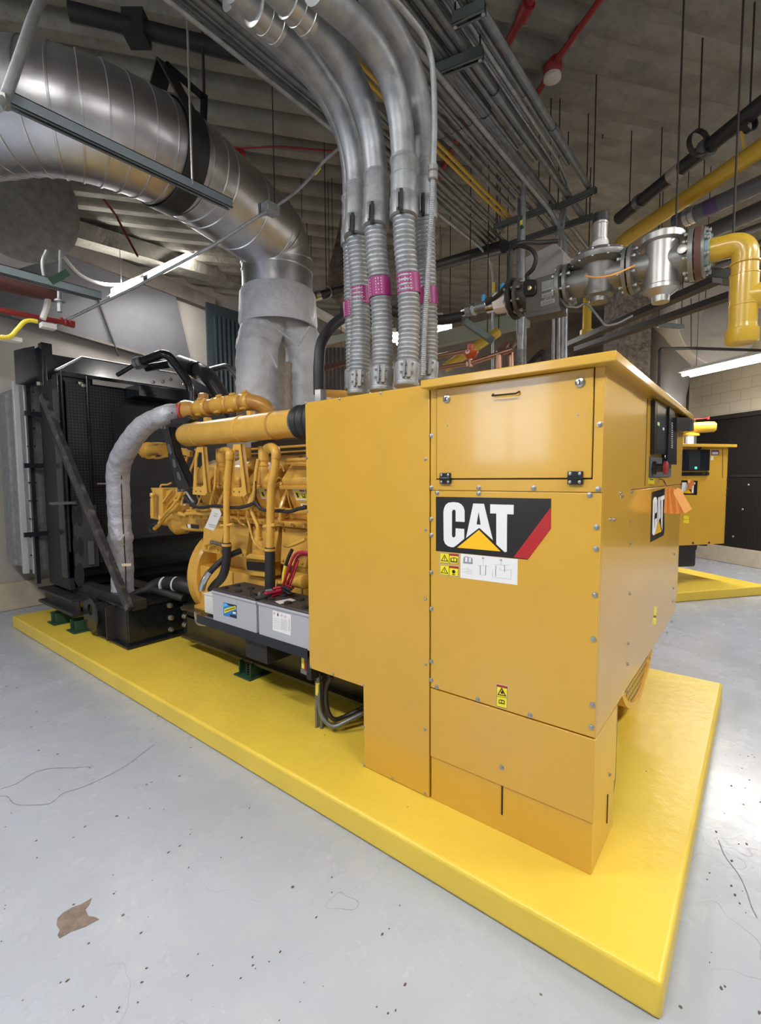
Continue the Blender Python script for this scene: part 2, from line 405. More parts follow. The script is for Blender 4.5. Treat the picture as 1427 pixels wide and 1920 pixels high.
wall_run('wall_front', KR, (-4.2, -5.6, 0), 0, CEIL, WALLG)
wall_run('wall_left', (-4.2, -5.6, 0), (-4.2, 7.45, 0), 0, CEIL, WALLG)
def onplane(u, v, P, n):
    r = at(u, v, d=1) - CAM; n = V(n); return CAM + r*((V(P)-CAM).dot(n)/r.dot(n))
# concrete lintel beam along the back wall, dark louvre, curbs
B = MB().beam(at(60, 440, y=7.38), at(400, 572, y=7.38), .12, .22)
struct('trim_2', B, CONC)
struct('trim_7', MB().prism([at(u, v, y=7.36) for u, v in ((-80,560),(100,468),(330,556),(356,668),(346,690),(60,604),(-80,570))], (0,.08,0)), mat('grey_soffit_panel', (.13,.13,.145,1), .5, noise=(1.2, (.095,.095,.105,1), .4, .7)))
struct('trim_3', MB().beam(at(20, 592, y=7.34), at(350, 688, y=7.34), .03, .03), CONC)
struct('trim_4', MB().beam(at(184, 560, y=7.33), at(222, 668, y=7.33), .02, .02, (0,1,0)), DARK)
struct('baseboard_back', MB().box(-4.2, 4.6, 7.31, 7.45, 0, .34), CURBM, bevel=.01)
cbm = MB(); n2 = E2*-1
cbm.prism([K0+n2*.02, K0-E1*8+n2*.02, K0-E1*8+n2*.17, K0+n2*.17], (0,0,.30)); struct('baseboard_right', cbm, CURBM, bevel=.01)
d1 = MB(); d1.prism([K0-E1*.4+n2*.03, K0-E1*7.5+n2*.03, K0-E1*7.5+n2*.09, K0-E1*.4+n2*.09], (0,0,2.38))
for v_ in d1.v: v_.z += .30
for k in range(118):
    p = K0 - E1*(.42+.06*k) + n2*.09
    d1.obox(p+V((0,0,.3+1.19)), E1*.014, n2*.006, V((0,0,1.18)))
dk = struct('door_1', d1, mat('black_corrugated_door', (.028, .024, .022, 1), .4, .3))
struct('trim_5', MB().obox(K0-E1*4+n2*.1+V((0,0,1.62)), E1*3.6, n2*.012, V((0,0,.02))), DARK)
struct('trim_6', MB().obox(K0-E1*4+n2*.08+V((0,0,2.72)), E1*3.6, n2*.05, V((0,0,.04))), BROWN)
for (u, v) in ((1404, 909), (1393, 955), (1375, 1006)):
    p = onplane(u, v, K0+n2*.09, E2)
    tag(MB().lathe(p, n2, [(.02, 0), (.02, .012), (.01, .02)], 10).build('wall_bolt', ZINC), 'small round bolt head on the black corrugated door', 'bolt', 'bolt heads on the black door')
# dark green louvre panel beside the back wall
lv = thing('louvre_panel', 'tall dark green ribbed louvre panel beyond the radiator', 'louvre', at(420, 780, y=7.3))
a = at(386, 590, y=7.3); b = at(386, 800, y=7.3); x1 = 5.0
MB().box(a.x, x1+.9, 7.27, 7.31, b.z, a.z+.2).build('frame', mat('dark_teal_paint', (.022, .034, .042, 1), .45), lv)
for k in range(22):
    x = a.x+.12+k*.085
    if x < x1+.8: MB().box(x, x+.03, 7.235, 7.27, b.z+.1, a.z+.02).build('rib', mat('dark_teal_paint', (0,0,0,1)), lv)

# ---------------------------------------------------------------- yellow plinths
PT = .128
def plinth(name, corners, label):
    mb = MB(); mb.prism([V((x, y, 0)) for x, y in corners], (0, 0, PT))
    o = mb.build(name, PADM, origin=(corners[0][0], corners[0][1], 0), bevel=.016, seg=3)
    return tag(o, label, 'plinth')
plinth('concrete_plinth', [(1.548, .176), (4.19, .176), (4.19, 6.45), (1.548, 6.45)], 'long bright yellow painted concrete plinth under the near generator')
Q2 = V((7.27, .72, 0))
c = [Q2 + E2*1.6, Q2 + E2*1.6 + E1*6.0, Q2 - E2*1.6 + E1*6.0, Q2 - E2*1.6]
c = [Q2 + E2*1.35, Q2 + E2*1.35 + E1*2.2, Q2 - E2*1.1 + E1*5.5, Q2 - E2*1.1]
c[1] = Q2 + E2*1.35 + E1*2.15; c[2] = Q2 - E2*1.25 + E1*2.15; c[3] = Q2 - E2*1.25
plinth('concrete_plinth', [(p.x, p.y) for p in c], 'yellow painted concrete plinth under the far generator at right')
# bare patch where the floor paint came off
pz = [(108,1722),(118,1712),(135,1702),(152,1696),(166,1688),(172,1684),(168,1696),(160,1706),(166,1718),(178,1720),(186,1724),(160,1738),(132,1748),(112,1760),(108,1754),(112,1744),(106,1734)]
tag(MB().prism([at(u, v, z=0) for u, v in pz], (0,0,.0015)).build('paint_chip_patch', mat('bare_brown_concrete', (.17, .125, .10, 1), .8, noise=(20, (.24, .19, .16, 1), .4, .6))),
    'torn brown patch of bare concrete in the grey floor paint, bottom left', 'floor patch')

CRK = mat('floor_crack_dirt', (.17,.17,.18,1), .8)
for q, lb in (([(0,1493),(14,1494),(28,1508),(60,1510),(95,1506),(118,1488),(150,1478),(185,1463),(215,1448),(245,1430),(268,1412),(290,1396)], 'long wavy hairline crack in the grey floor, left edge'),
              ([(0,1480),(30,1470),(62,1450),(95,1441),(140,1440),(175,1437)], 'fainter straight hairline crack above the wavy one in the floor'),
              ([(1347,1575),(1360,1606),(1385,1640),(1400,1672),(1409,1700),(1420,1722)], 'curved hairline crack in the floor right of the plinth')):
    pp = smooth([at(u, v, z=0.0) for u, v in q], 4); mb = MB()
    for i in range(len(pp)-1):
        d_ = (pp[i+1]-pp[i]).normalized(); n_ = V((-d_.y, d_.x, 0)); w0 = .0009+.0009*abs(math.sin(i*1.9)); w1 = .0009+.0009*abs(math.sin((i+1)*1.9))
        k_ = len(mb.v); mb.add([pp[i]-n_*w0+V((0,0,.0012)), pp[i]+n_*w0+V((0,0,.0012)), pp[i+1]+n_*w1+V((0,0,.0012)), pp[i+1]-n_*w1+V((0,0,.0012))], [(0,1,2,3)])
    tag(mb.build('floor_crack', CRK), lb, 'crack')
gm = MB(); rg = random.Random(5)
for k in range(110):
    u = rg.uniform(0, 760) if k < 70 else rg.uniform(1290, 1427); v = rg.uniform(1450, 1915) if k < 70 else rg.uniform(1340, 1900)
    p_ = at(u, v, z=0); r_ = rg.uniform(.0012, .0042)*(1.3 if k >= 70 else 1); a0 = rg.uniform(0, 6)
    if p_.x > 1.50 and .13 < p_.y: 
        if p_.x < 4.25: continue
    gm.prism([p_+V((r_*(1+.5*math.sin(3*t+a0))*math.cos(t+a0)*1.4, r_*math.sin(t+a0), 0)) for t in (0, 1.2, 2.4, 3.6, 4.9)], (0,0,.0014))
tag(gm.build('floor_grit', mat('dark_grit', (.09,.07,.06,1), .8)), 'scattered dark grit and chips on the grey floor', 'grit', kind='stuff')

# ---------------------------------------------------------------- control cabinet (near)
XC, XF, YC, YS, YL, YL2 = 1.821, 3.95, .448, 1.166, 1.969, 1.57
Z = dict(base=PT, step=.337, s2=.664, s1=1.572, top=2.03, pan=2.037, pb=.557)
SCREW = None
def screw(parent, p, n, r=.0085):
    global SCREW
    if SCREW is None:
        me = MB().lathe((0,0,0), (-1,0,0), [(1.25, 0), (1.25, .25), (.8, .3), (.8, .9), (.3, 1.05)], 10)
        SCREW = me.build('screw', ZINC, origin=(0,0,0)); SCREW.hide_render = False; SCREW.parent = parent
        SCREW.location = V(p)-V(parent['_o']); SCREW.scale = (r,)*3; return SCREW
    o = SCREW.copy(); COL.objects.link(o); o.parent = parent; o.location = V(p)-V(parent['_o']); o.scale = (r,)*3
    if abs(n[1]) > .5: o.rotation_euler = (0, 0, PI/2)
    return o
def screws(parent, pts, x=None, y=None, r=.0085):
    for (u, v) in pts:
        p = at(u, v, x=x) if x is not None else at(u, v, y=y)
        screw(parent, p, (-1,0,0) if x is not None else (0,-1,0), r)
cab = thing('control_cabinet', 'tall yellow sheet steel control cabinet nearest the camera, with a drop-down door', 'cabinet', (XC+.4, YC, PT))
g = .003
MB().box(XC+.012, XF-.02, YC+.012, YS-.004, .664, 2.02).build('body', YEL, cab)
# base: taller outer skirt above a recessed lower one, end return and slots
XB = 2.16
MB().box(XC, XB, YC, YS-.004, Z['step'], Z['s2']-g).build('skirt_panel', YEL, cab, bevel=.002)
MB().box(XC+.006, XB, YC+.004, YS-.004, PT, Z['step']+.002).build('lower_skirt_panel', YEL, cab, bevel=.002)
p0 = at(941, 1475, x=XC); p1 = at(941, 1529, x=XC)
MB().box(XC+.003, XC+.009, p0.y-.003, p0.y+.004, p1.z, p0.z).build('slot', BLKM, cab)
p0 = at(1141, 1490, y=YC); p1 = at(1139, 1545, y=YC)
MB().box(p0.x-.002, p0.x+.003, YC+.001, YC+.006, p1.z, p0.z).build('slot', BLKM, cab)
# middle side panel, end frame
MB().box(XC, XC+.02, YC, YS-.004, Z['s2']+g, Z['s1']-g).build('side_panel', YEL, cab, bevel=.0025)
XS = 2.30
MB().box(XC+.0205, XS-.003, YC, YC+.02, Z['s2']+g, Z['top']).build('corner_post', YEL, cab, bevel=.0025)
endp = [V((x, YC+.004, z)) for x, z in ((XS, .664), (3.50, .664), (3.50, .60), (XF, .82), (XF, 1.56), (XS, 1.56))]
endp = [V((x, YC+.004, z)) for x, z in ((XS, .664), (3.45, .664), (XF, .78), (XF, 1.565), (XS, 1.565))]
MB().prism(endp, (0, .02, 0)).build('end_panel', YEL, cab, bevel=.0025)
MB().box(XS, XF, YC+.004, YC+.02, 1.571, 2.03).build('instrument_panel', YEL, cab, bevel=.0025)
# frame round the door
yd0, yd1, zd0, zd1 = .4835, 1.129, -.0058+1.628, .3816+1.628
fr = MB()
fr.box(XC, XC+.02, YC, YS-.004, Z['s1'], zd0-.005); fr.box(XC, XC+.02, YC, YS-.004, zd1+.005, Z['top'])
fr.box(XC, XC+.02, YC, yd0-.004, zd0-.005, zd1+.005); fr.box(XC, XC+.02, yd1+.004, YS-.004, zd0-.005, zd1+.005)
fr.build('door_frame', YEL, cab)
MB().box(XC+.008, XC+.02, yd0-.004, yd1+.004, zd0-.005, zd1+.005).build('door_gap', BLKM, cab)
door = MB().box(XC-.006, XC+.012, yd0, yd1, zd0, zd1).build('door', YEL, cab, bevel=.003)
for (u, v) in ((838, 748), (1088, 717)):
    p = at(u, v, x=XC-.006)
    l = MB().lathe(p, (-1,0,0), [(.017, 0), (.017, .006), (.012, .009)], 20).build('latch', STEEL, door, origin=cab['_o'])
    MB().box(p.x-.011, p.x-.008, p.y-.002, p.y+.002, p.z-.009, p.z+.009).build('key_slot', BLKM, door, origin=cab['_o'])
pa, pb = at(925, 739, x=XC-.006), at(974, 734, x=XC-.006)
hd = [pa, pa+V((-.022, -.004, -.010)), pb+V((-.022, .004, -.010)), pb]
MB().tube(fillet(hd, .008), .0035, 8).build('handle', BLK, door, origin=cab['_o'])
for (u, v) in ((837, 897), (1080, 896)):
    p = at(u, v, x=XC)
    h = MB().box(XC-.014, XC, p.y-.027, p.y+.027, p.z-.024, p.z+.024).cyl((XC-.012, p.y-.027, p.z), (XC-.012, p.y+.027, p.z), .007, 12).build('hinge', BLK, door, origin=cab['_o'], bevel=.003)
    for sy in (-1, 1):
        for sz in (-1, 1):
            MB().lathe((XC-.014, p.y+sy*.017, p.z+sz*.015), (-1,0,0), [(.006, 0), (.006, .002), (.003, .003)], 10).build('hinge_screw', ZINC, door, origin=cab['_o'])
for (u, v) in ((838, 798), (1083, 778)):
    p = at(u, v, x=XC-.006); MB().lathe(p, (-1,0,0), [(.004, 0), (.003, .003)], 8).build('rivet', ZINC, door, origin=cab['_o'])
# lid
LZ = at(1152.5, 657.5, x=1.76).z
MB().prism([(1.762, .40, LZ-.032), (1.762, 1.178, LZ-.032), (XF+.06, 1.178, LZ-.032), (XF+.06, .40, LZ-.032)], (0,0,.035)).build('lid', YEL, cab, bevel=.004)
screws(cab, [(809,817),(809,914),(898,914.5),(1001,915),(1122,917),(1125,795.5),(820,924),(898,925),(1106,928),
             (1119,988),(1118,1029),(1116,1115),(1113,1198),(1111,1321),(1109,1363),(809,973),(809,1003),(809,1073),(809,1141),
             (809,1240),(809,1275),(819,1288),(896,1311),(994,1341),(941,1439)], x=XC)
screws(cab, [(1163,924),(1166,931),(1144,974),(1151,974),(1143,1452)], y=YC, r=.007)
screws(cab, [(1184,922),(1180,978),(1181,1018),(1180,1113),(1177,1206),(1176,1245),(1175,1297),(1264,1039),(1262,1103),(1261,1128),(1259,1165),(1250,1186),(1217,1233)], y=YC+.004, r=.007)
# side stickers: the word mark plate
SX = XC - .0012
def poly(zpts, m, name, off, x=None, y=None, parent=cab, sc=(780, 650, 3.398)):
    P = [at(sc[0]+a/sc[2], sc[1]+b/sc[2], x=x) if x is not None else at(sc[0]+a/sc[2], sc[1]+b/sc[2], y=y) for a, b in zpts]
    vec = V((-off, 0, 0)) if x is not None else V((0, -off, 0))
    return MB().prism([p for p in P], vec).build(name, m, parent)
poly([(128,956),(862,968),(860,1160),(712,1356),(128,1301)], CBLK, 'brand_plate', .0012, x=XC)
poly([(860,1024),(860,1160),(716,1352),(622,1342)], CRED, 'red_stripe', .0018, x=XC)
# C A T letters and triangle
poly([(176,1055),(180,1030),(190,1008),(208,994),(240,990),(272,994),(292,1006),(304,1022),(311,1045),(311,1117),(254,1114),(254,1050),(250,1040),(243,1038),(235,1041),(231,1052),(230,1200),(233,1212),(240,1216),(248,1213),(253,1204),(254,1157),(309,1161),(309,1224),(262,1263),(240,1278),(225,1277),(204,1270),(188,1256),(178,1232)], WHT, 'letter_c', .0018, x=XC)
poly([(366,999),(434,1001),(491,1232),(404,1154),(320,1219)], WHT, 'letter_a', .0018, x=XC)
poly([(401,1055),(413,1134),(388,1132)], CBLK, 'letter_a_counter', .0024, x=XC)
poly([(474,1004),(624,1008),(623,1069),(582,1067),(580,1306),(566,1309),(513,1259),(513,1063),(474,1062)], WHT, 'letter_t', .0018, x=XC)
poly([(402,1167),(540,1304),(264,1280)], CYEL, 'logo_triangle', .0018, x=XC)
# warning stickers under the plate
def warn(parent, zq, sc, x=None, y=None, book=True, off=.001):
    """small yellow two-field warning sticker; zq = its four corners"""
    (a, b, c_, d_) = zq
    W = lambda s, t: tuple((a[k]*(1-s)+b[k]*s)*(1-t) + (d_[k]*(1-s)+c_[k]*s)*t for k in (0, 1))
    Rr = lambda s0, s1, t0, t1: [W(s0,t0), W(s1,t0), W(s1,t1), W(s0,t1)]
    st = poly([a, b, c_, d_], mat('sticker_border', (.62, .50, .36, 1), .5), 'warning_sticker', off, x, y, parent, sc)
    st['label'] = 'yellow warning sticker with black symbols'
    poly(Rr(.03,.97,.05,.95), CBLK, 'sticker_edge', off*1.5, x, y, parent, sc)
    poly(Rr(.05,.49,.08,.92), LYEL, 'sticker_field', off*2, x, y, parent, sc)
    poly(Rr(.52,.95,.25,.92), LYEL, 'sticker_field', off*2, x, y, parent, sc)
    poly(Rr(.52,.95,.08,.23), CRED, 'sticker_band', off*2, x, y, parent, sc)
    poly([W(.27,.18), W(.46,.80), W(.08,.80)], CBLK, 'sticker_triangle', off*2.4, x, y, parent, sc)
    poly([W(.27,.32), W(.40,.73), W(.14,.73)], LYEL, 'sticker_triangle', off*2.8, x, y, parent, sc)
    poly([W(.255,.42), W(.285,.42), W(.285,.66), W(.255,.66)], CBLK, 'sticker_mark', off*3.2, x, y, parent, sc)
    if book:
        poly([W(.57,.45), W(.72,.38), W(.735,.42), W(.75,.38), W(.91,.45), W(.91,.82), W(.57,.82)], CBLK, 'sticker_mark', off*2.4, x, y, parent, sc)
        poly(Rr(.62,.72,.47,.72), LYEL, 'sticker_mark', off*2.8, x, y, parent, sc); poly(Rr(.75,.86,.47,.72), LYEL, 'sticker_mark', off*2.8, x, y, parent, sc)
    else:
        poly([W(.73,.35), W(.82,.50), W(.78,.70), W(.68,.70), W(.64,.50)], CBLK, 'sticker_mark', off*2.4, x, y, parent, sc)
        poly(Rr(.66,.80,.76,.84), CBLK, 'sticker_mark', off*2.4, x, y, parent, sc)
S1 = (780, 650, 3.398)
warn(cab, [(149,1308),(278,1319),(276,1389),(149,1378)], S1, x=XC)
warn(cab, [(149,1386),(277,1398),(275,1470),(149,1453)], S1, x=XC, book=False)
poly([(285,1318),(649,1354),(646,1519),(283,1472)], WHT, 'diagram_sticker', .001, x=XC)
INK = mat('grey_ink', (.30, .30, .32, 1), .6)
S3 = (815, 1025, 8.648)
for q in ([(470,180),(490,158),(538,158),(548,175),(558,165),(600,175),(618,200),(618,285),(462,270)],):
    poly(q, INK, 'diagram_line', .0014, x=XC, sc=S3)
poly([(500,170),(535,172),(532,245),(498,243)], WHT, 'diagram_line', .0017, x=XC, sc=S3); poly([(560,178),(592,180),(590,250),(558,248)], WHT, 'diagram_line', .0017, x=XC, sc=S3)
def dline(q, w=4, m=INK):
    (x0, y0), (x1, y1) = q; L = math.hypot(x1-x0, y1-y0); nx, ny = -(y1-y0)/L*w/2, (x1-x0)/L*w/2
    poly([(x0+nx,y0+ny),(x1+nx,y1+ny),(x1-nx,y1-ny),(x0-nx,y0-ny)], m, 'diagram_line', .0014, x=XC, sc=S3)
for q in (((740,300),(740,455)), ((832,300),(826,460)), ((995,310),(992,480)), ((1137,300),(1136,410))): dline(q, 7, CBLK)
for q in (((690,296),(880,322)), ((740,455),(828,462)), ((945,380),(940,490)), ((945,492),(1240,530)), ((1240,530),(1242,375)), ((1060,340),(1060,380)), ((1060,385),(1240,376)),
          ((970,290),(1220,300)), ((786,205),(790,300)), ((1078,235),(1078,300)), ((518,342),(565,346)), ((450,360),(600,378)), ((450,403),(610,420)), ((515,432),(610,444)), ((515,392),(605,402))): dline(q, 3)
for (cx, cy) in ((788, 185), (1078, 218)):
    poly([(cx+17*math.cos(t*PI/5), cy+17*math.sin(t*PI/5)) for t in range(10)], CBLK, 'diagram_hook', .0014, x=XC, sc=S3)
    poly([(cx+9*math.cos(t*PI/5), cy+9*math.sin(t*PI/5)) for t in range(10)], WHT, 'diagram_hook', .0017, x=XC, sc=S3)
# lower sticker (portrait)
S2 = (780, 1080, 2.744)
poly([(413,552),(475,566),(471,686),(412,672)], mat('sticker_border', (0,0,0,1)), 'warning_sticker', .001, x=XC, sc=S2)
poly([(416,556),(472,569),(469,683),(414,669)], CBLK, 'sticker_edge', .0015, x=XC, sc=S2)
poly([(418,558),(470,570),(470,578),(418,566)], CRED, 'sticker_band', .002, x=XC, sc=S2)
poly([(418,568),(470,580),(469,626),(417,616)], LYEL, 'sticker_field', .002, x=XC, sc=S2)
poly([(417,619),(469,629),(468,680),(416,667)], LYEL, 'sticker_field', .002, x=XC, sc=S2)
poly([(442,572),(467,620),(420,610)], CBLK, 'sticker_triangle', .0025, x=XC, sc=S2); poly([(442,583),(458,613),(428,606)], LYEL, 'sticker_triangle', .003, x=XC, sc=S2)
poly([(438,592),(448,588),(452,606),(438,603)], CBLK, 'sticker_mark', .0035, x=XC, sc=S2)
poly([(427,636),(440,634),(442,638),(445,635),(458,641),(458,660),(427,654)], CBLK, 'sticker_mark', .0025, x=XC, sc=S2)
poly([(431,639),(440,640),(440,651),(431,649)], LYEL, 'sticker_mark', .003, x=XC, sc=S2); poly([(444,641),(454,643),(454,654),(444,651)], LYEL, 'sticker_mark', .003, x=XC, sc=S2)
# end face instruments  (sub frame: zoom 1195,740 scale 7.114)
S4 = (1195, 740, 7.114); YE = YC+.004
def endpoly(q, m, name, off, parent=cab): return poly(q, m, name, off, y=YE, parent=parent, sc=S4)
endpoly([(180,75),(350,165),(345,800),(170,795)], BLK, 'touch_screen_bezel', .02)
endpoly([(205,130),(335,205),(325,750),(195,730)], SCRN, 'touch_screen', .021)
endpoly([(350,170),(415,215),(455,480),(450,935),(320,930),(330,700)], BLK, 'control_panel', .03)
endpoly([(410,312),(615,312),(612,495),(455,492),(410,480)], BLK, 'panel_hood', .045)
endpoly([(160,830),(315,845),(315,935),(440,945),(435,1095),(150,1105)], GREYP, 'switch_plate', .006)
endpoly([(625,318),(645,330),(645,490),(620,495)], STEEL, 'sensor', .05)
endpoly([(207,370),(232,378),(232,420),(207,410)], mat('screen_glow', (.2,.35,.1,1), .4, emit=(.45,.75,.25,1), estr=.5), 'screen_icon', .0225)
endpoly([(280,440),(296,445),(296,480),(280,475)], WHT, 'screen_icon', .0225)
for k in range(14):
    endpoly([(375,380+k*25),(389,384+k*25),(389,392+k*25),(375,388+k*25)], WHT, 'panel_mark', .032)
p = onplane(1195+370/7.114, 740+828/7.114, (0, YE-.03, 0), (0,1,0)); MB().lathe(p, (0,-1,0), [(.008,0),(.006,.003)], 10).build('panel_key', STEEL, cab)
p = at(1195+190/7.114, 740+980/7.114, y=YE)
MB().lathe(p, (0,-1,0), [(.035,0),(.035,.02),(.022,.022),(.022,.05)], 20).build('emergency_stop_collar', BLK, cab)
MB().lathe(p+V((0,-.05,0)), (0,-1,0), [(.02,0),(.034,.006),(.034,.018),(.024,.024)], 20).build('emergency_stop_button', RED, cab)
endpoly([(150,1112),(225,1118),(222,1192),(148,1188)], LYEL, 'warning_sticker', .001)
endpoly([(160,1125),(215,1130),(213,1142),(160,1136)], CBLK, 'sticker_mark', .0015)
# end face word mark (zoom 1100,620 scale 4.0)
S5 = (1100, 620, 4.0)
ep = lambda q, m, n, off: poly(q, m, n, off, y=YE, sc=S5)
ep([(487,1214),(582,1180),(582,1506),(575,1536),(476,1587)], CBLK, 'brand_plate', .0012)
ep([(496,1275),(502,1255),(512,1246),(522,1252),(526,1270),(525,1360),(511,1372),(511,1290),(508,1290),(504,1480),(508,1480),(511,1415),(524,1405),(520,1500),(508,1530),(498,1536),(490,1520)], WHT, 'letter_c', .0018)
ep([(535,1252),(549,1246),(553,1400),(541,1418),(522,1470)], WHT, 'letter_a', .0018)
ep([(553,1245),(583,1232),(580,1262),(570,1268),(566,1500),(556,1460),(557,1272),(552,1275)], WHT, 'letter_t', .0018)
ep([(539,1420),(560,1506),(508,1530)], CYEL, 'logo_triangle', .0018)
# small stickers low on the end panel
S6 = (1200, 780, 4.802)
for q in ([(128,1712),(150,1716),(146,1800),(122,1796)], [(118,1816),(148,1820),(142,1880),(112,1876)]):
    poly(q, LYEL, 'warning_sticker', .001, y=YE, sc=S6)
poly([(126,1796),(148,1800),(147,1812),(124,1812)], CBLK, 'sticker_mark', .0015, y=YE, sc=S6)
# tag hook
hk = [at(1252, 916, y=YE-.01), at(1247, 906, y=YE-.05), at(1243, 900, y=YE-.03), at(1236, 898, y=YE)]
MB().tube(smooth(hk, 5), .003, 6).build('hook', BLK, cab)
# two panel seams on the end face stay as real grooves
MB().box(XS-.003, XS, YC+.001, YC+.02, Z['s2'], 2.03).build('seam', BROWN, cab)
x = at(1195+125/7.114, 800, y=YE).x
MB().box(x-.003, x, YE-.002, YE, 1.58, 2.0).build('seam', BROWN, cab)

# orange tags on the hook: every one its own
TG = V(at(1247, 913, y=YE-.035)); tn = 0
TAGM = [ORNG, mat('deep_orange_paper', (.58, .17, .02, 1), .7)]
for k, (ang, off) in enumerate(((-2, .0), (1, .010), (5, .020), (9, .030), (13, .038), (18, .046), (31, .058))):
    a_ = math.radians(ang); L = .14; W_ = .020 if k < 6 else .046
    hz = V((.62,-.78,0)); dn = (hz*math.sin(a_) - V((0,0,1))*math.cos(a_)).normalized(); sd = (hz*math.cos(a_) + V((0,0,1))*math.sin(a_)).normalized()
    p = TG + V((.003*k, -.012-off*.45, -.002*k)) + hz*.002*k
    poly_ = [p+sd*W_*.3, p+sd*W_*.5+dn*.015, p+sd*W_*.5+dn*L, p-sd*W_*.5+dn*L, p-sd*W_*.5+dn*.015, p-sd*W_*.3]
    mb = MB().prism(poly_, sd.cross(dn)*.001)
    o = mb.build('paper_tag', ORNG if k == 6 else (TAGM[1] if k % 2 else mat('mid_orange_paper', (.78,.25,.04,1), .7)))
    tag(o, 'light orange paper tag splayed furthest right on the cabinet hook' if k == 6 else 'darker orange paper tag bunched on the hook over the end-face word mark', 'tag', None if k == 6 else 'orange paper tags bunched on the hook')

# alternator behind the end face: round perforated guard hanging below the cabinet
PERF = bpy.data.materials.new('perforated_yellow_steel'); PERF.use_nodes = True
nt = PERF.node_tree; b_ = nt.nodes['Principled BSDF']; tc = nt.nodes.new('ShaderNodeTexCoord')
mp = nt.nodes.new('ShaderNodeMapping'); mp.inputs['Scale'].default_value = (1, 0, 1)
vo = nt.nodes.new('ShaderNodeTexVoronoi'); vo.inputs['Scale'].default_value = 24; vo.inputs['Randomness'].default_value = 0
mr = nt.nodes.new('ShaderNodeMapRange'); mr.inputs[1].default_value = .30; mr.inputs[2].default_value = .36
mx = nt.nodes.new('ShaderNodeMix'); mx.data_type = 'RGBA'; mx.inputs['A'].default_value = (.03, .02, .01, 1); mx.inputs['B'].default_value = (.55, .34, .06, 1)
nt.links.new(tc.outputs['Object'], mp.inputs[0]); nt.links.new(mp.outputs[0], vo.inputs['Vector']); nt.links.new(vo.outputs['Distance'], mr.inputs[0])
nt.links.new(mr.outputs[0], mx.inputs['Factor']); nt.links.new(mx.outputs['Result'], b_.inputs['Base Color']); b_.inputs['Roughness'].default_value = .4
alt = thing('alternator', 'round alternator end with a perforated yellow guard below the cabinet end', 'alternator', (3.2, .6, .2))
ac = V((3.26, .56, .86)); AR = .63
MB().lathe(ac+V((0,.012,0)), (0,1,0), [(AR-.02, 0), (AR-.02, .01)], 48).build('perforated_guard', PERF, alt)
MB().lathe(ac+V((0,-.004,0)), (0,1,0), [(AR-.035, 0), (AR, 0), (AR, .2), (AR-.035, .2), (AR-.035, 0)], 48, cap=False).build('guard_rim', YELE, alt)
MB().lathe(ac+V((0,.2,0)), (0,1,0), [(AR-.06, 0), (AR-.06, .2), (AR-.2, .25)], 40).build('housing', YELE, alt)
# black brackets either side
for x0, z0_, z1_ in ((2.18, .22, .64),):
    MB().prism([(x0, .47, z1_), (x0+.10, .47, z1_), (x0+.10, .47, z0_+.05), (x0+.06, .47, z0_-.02), (x0, .47, z0_-.05)], (0,.5,0)).build('support_bracket', BLK, alt)
MB().prism([(3.62, .6, .62), (3.75, .6, .62), (3.75, .6, .30), (3.66, .6, .22), (3.62, .6, .30)], (0,.5,0)).build('support_bracket', BLK, alt)
MB().prism([(3.84, .6, .66), (3.97, .6, .70), (3.97, .6, .52), (3.84, .6, .50)], (0,.5,0)).build('support_bracket', BLK, alt)

# ---------------------------------------------------------------- terminal box (the wide plain panel)
tb = thing('terminal_box', 'plain tall yellow terminal box carrying the thick conduits, left of the control cabinet', 'cabinet', (XC+.3, YS+.2, PT))
pl = [(YS+.004, PT+.004), (YL2, PT+.004), (YL2, Z['pb']), (YL, Z['pb']), (YL, Z['pan']), (YS+.004, Z['pan'])]
MB().prism([V((XC, y, z)) for y, z in pl], (.012, 0, 0)).build('front_panel', YEL, tb, bevel=.0025)
MB().box(XC+.012, 2.7, YS+.004, YL-.01, Z['pb']+.004, Z['pan']-.004).build('box_body', YEL, tb)
MB().box(XC+.012, 2.0, YS+.004, YL2-.004, PT, Z['pb']+.004).build('leg_duct', YEL, tb)
screws(tb, [(573,756),(637,748),(714,737),(797,726),(575.5,859),(577,959),(798,861),(798,993),(798,1123),(798,1246),(583,1250),(625,1264),(681,1284),
            (682,1363),(797,1368),(683,1434),(736,1459),(797,1488)], x=XC, r=.006)
# ---------------------------------------------------------------- engine
def EZ(a, b): return (240+a/3.964, 720+b/3.964)       # engine sub frame
def ex(a, b, x): u, v = EZ(a, b); return at(u, v, x=x)
eng = thing('gas_engine', 'big yellow vee engine with round air manifold, between the radiator and the terminal box', 'engine', (2.88, 3.0, .45))
def epart(name, mb, m=YELE, parent=None, **k): return mb.build(name, m, parent or eng, origin=eng['_o'], **k)
# crankcase with angled inspection covers, oil pan, flywheel end
b = MB(); b.box(2.42, 3.36, 2.0, 3.92, .80, 1.40); b.box(2.36, 3.40, 2.0, 3.86, 1.10, 1.38); epart('crankcase', b, bevel=.02)
b = MB().box(2.26, 3.42, 1.98, 3.84, .52, .88); b.box(2.22, 3.46, 1.98, 3.86, .46, .53).box(2.245, 2.26, 2.5, 3.3, .60, .88); epart('oil_pan', b, bevel=.012)
for yy in (2.2, 2.75, 3.3):
    epart('pan_rib', MB().box(2.235, 2.26, yy, yy+.02, .52, .88), bevel=.004)
epart('front_housing', MB().lathe((2.64, 3.80, .76), (0,1,0), [(.42, 0), (.44, .02), (.44, .12), (.36, .14), (.35, .24), (.16, .26)], 48))
epart('damper', MB().lathe((2.72, 4.04, .76), (0,1,0), [(.28, 0), (.28, .1), (.10, .12), (.10, .2)], 32))
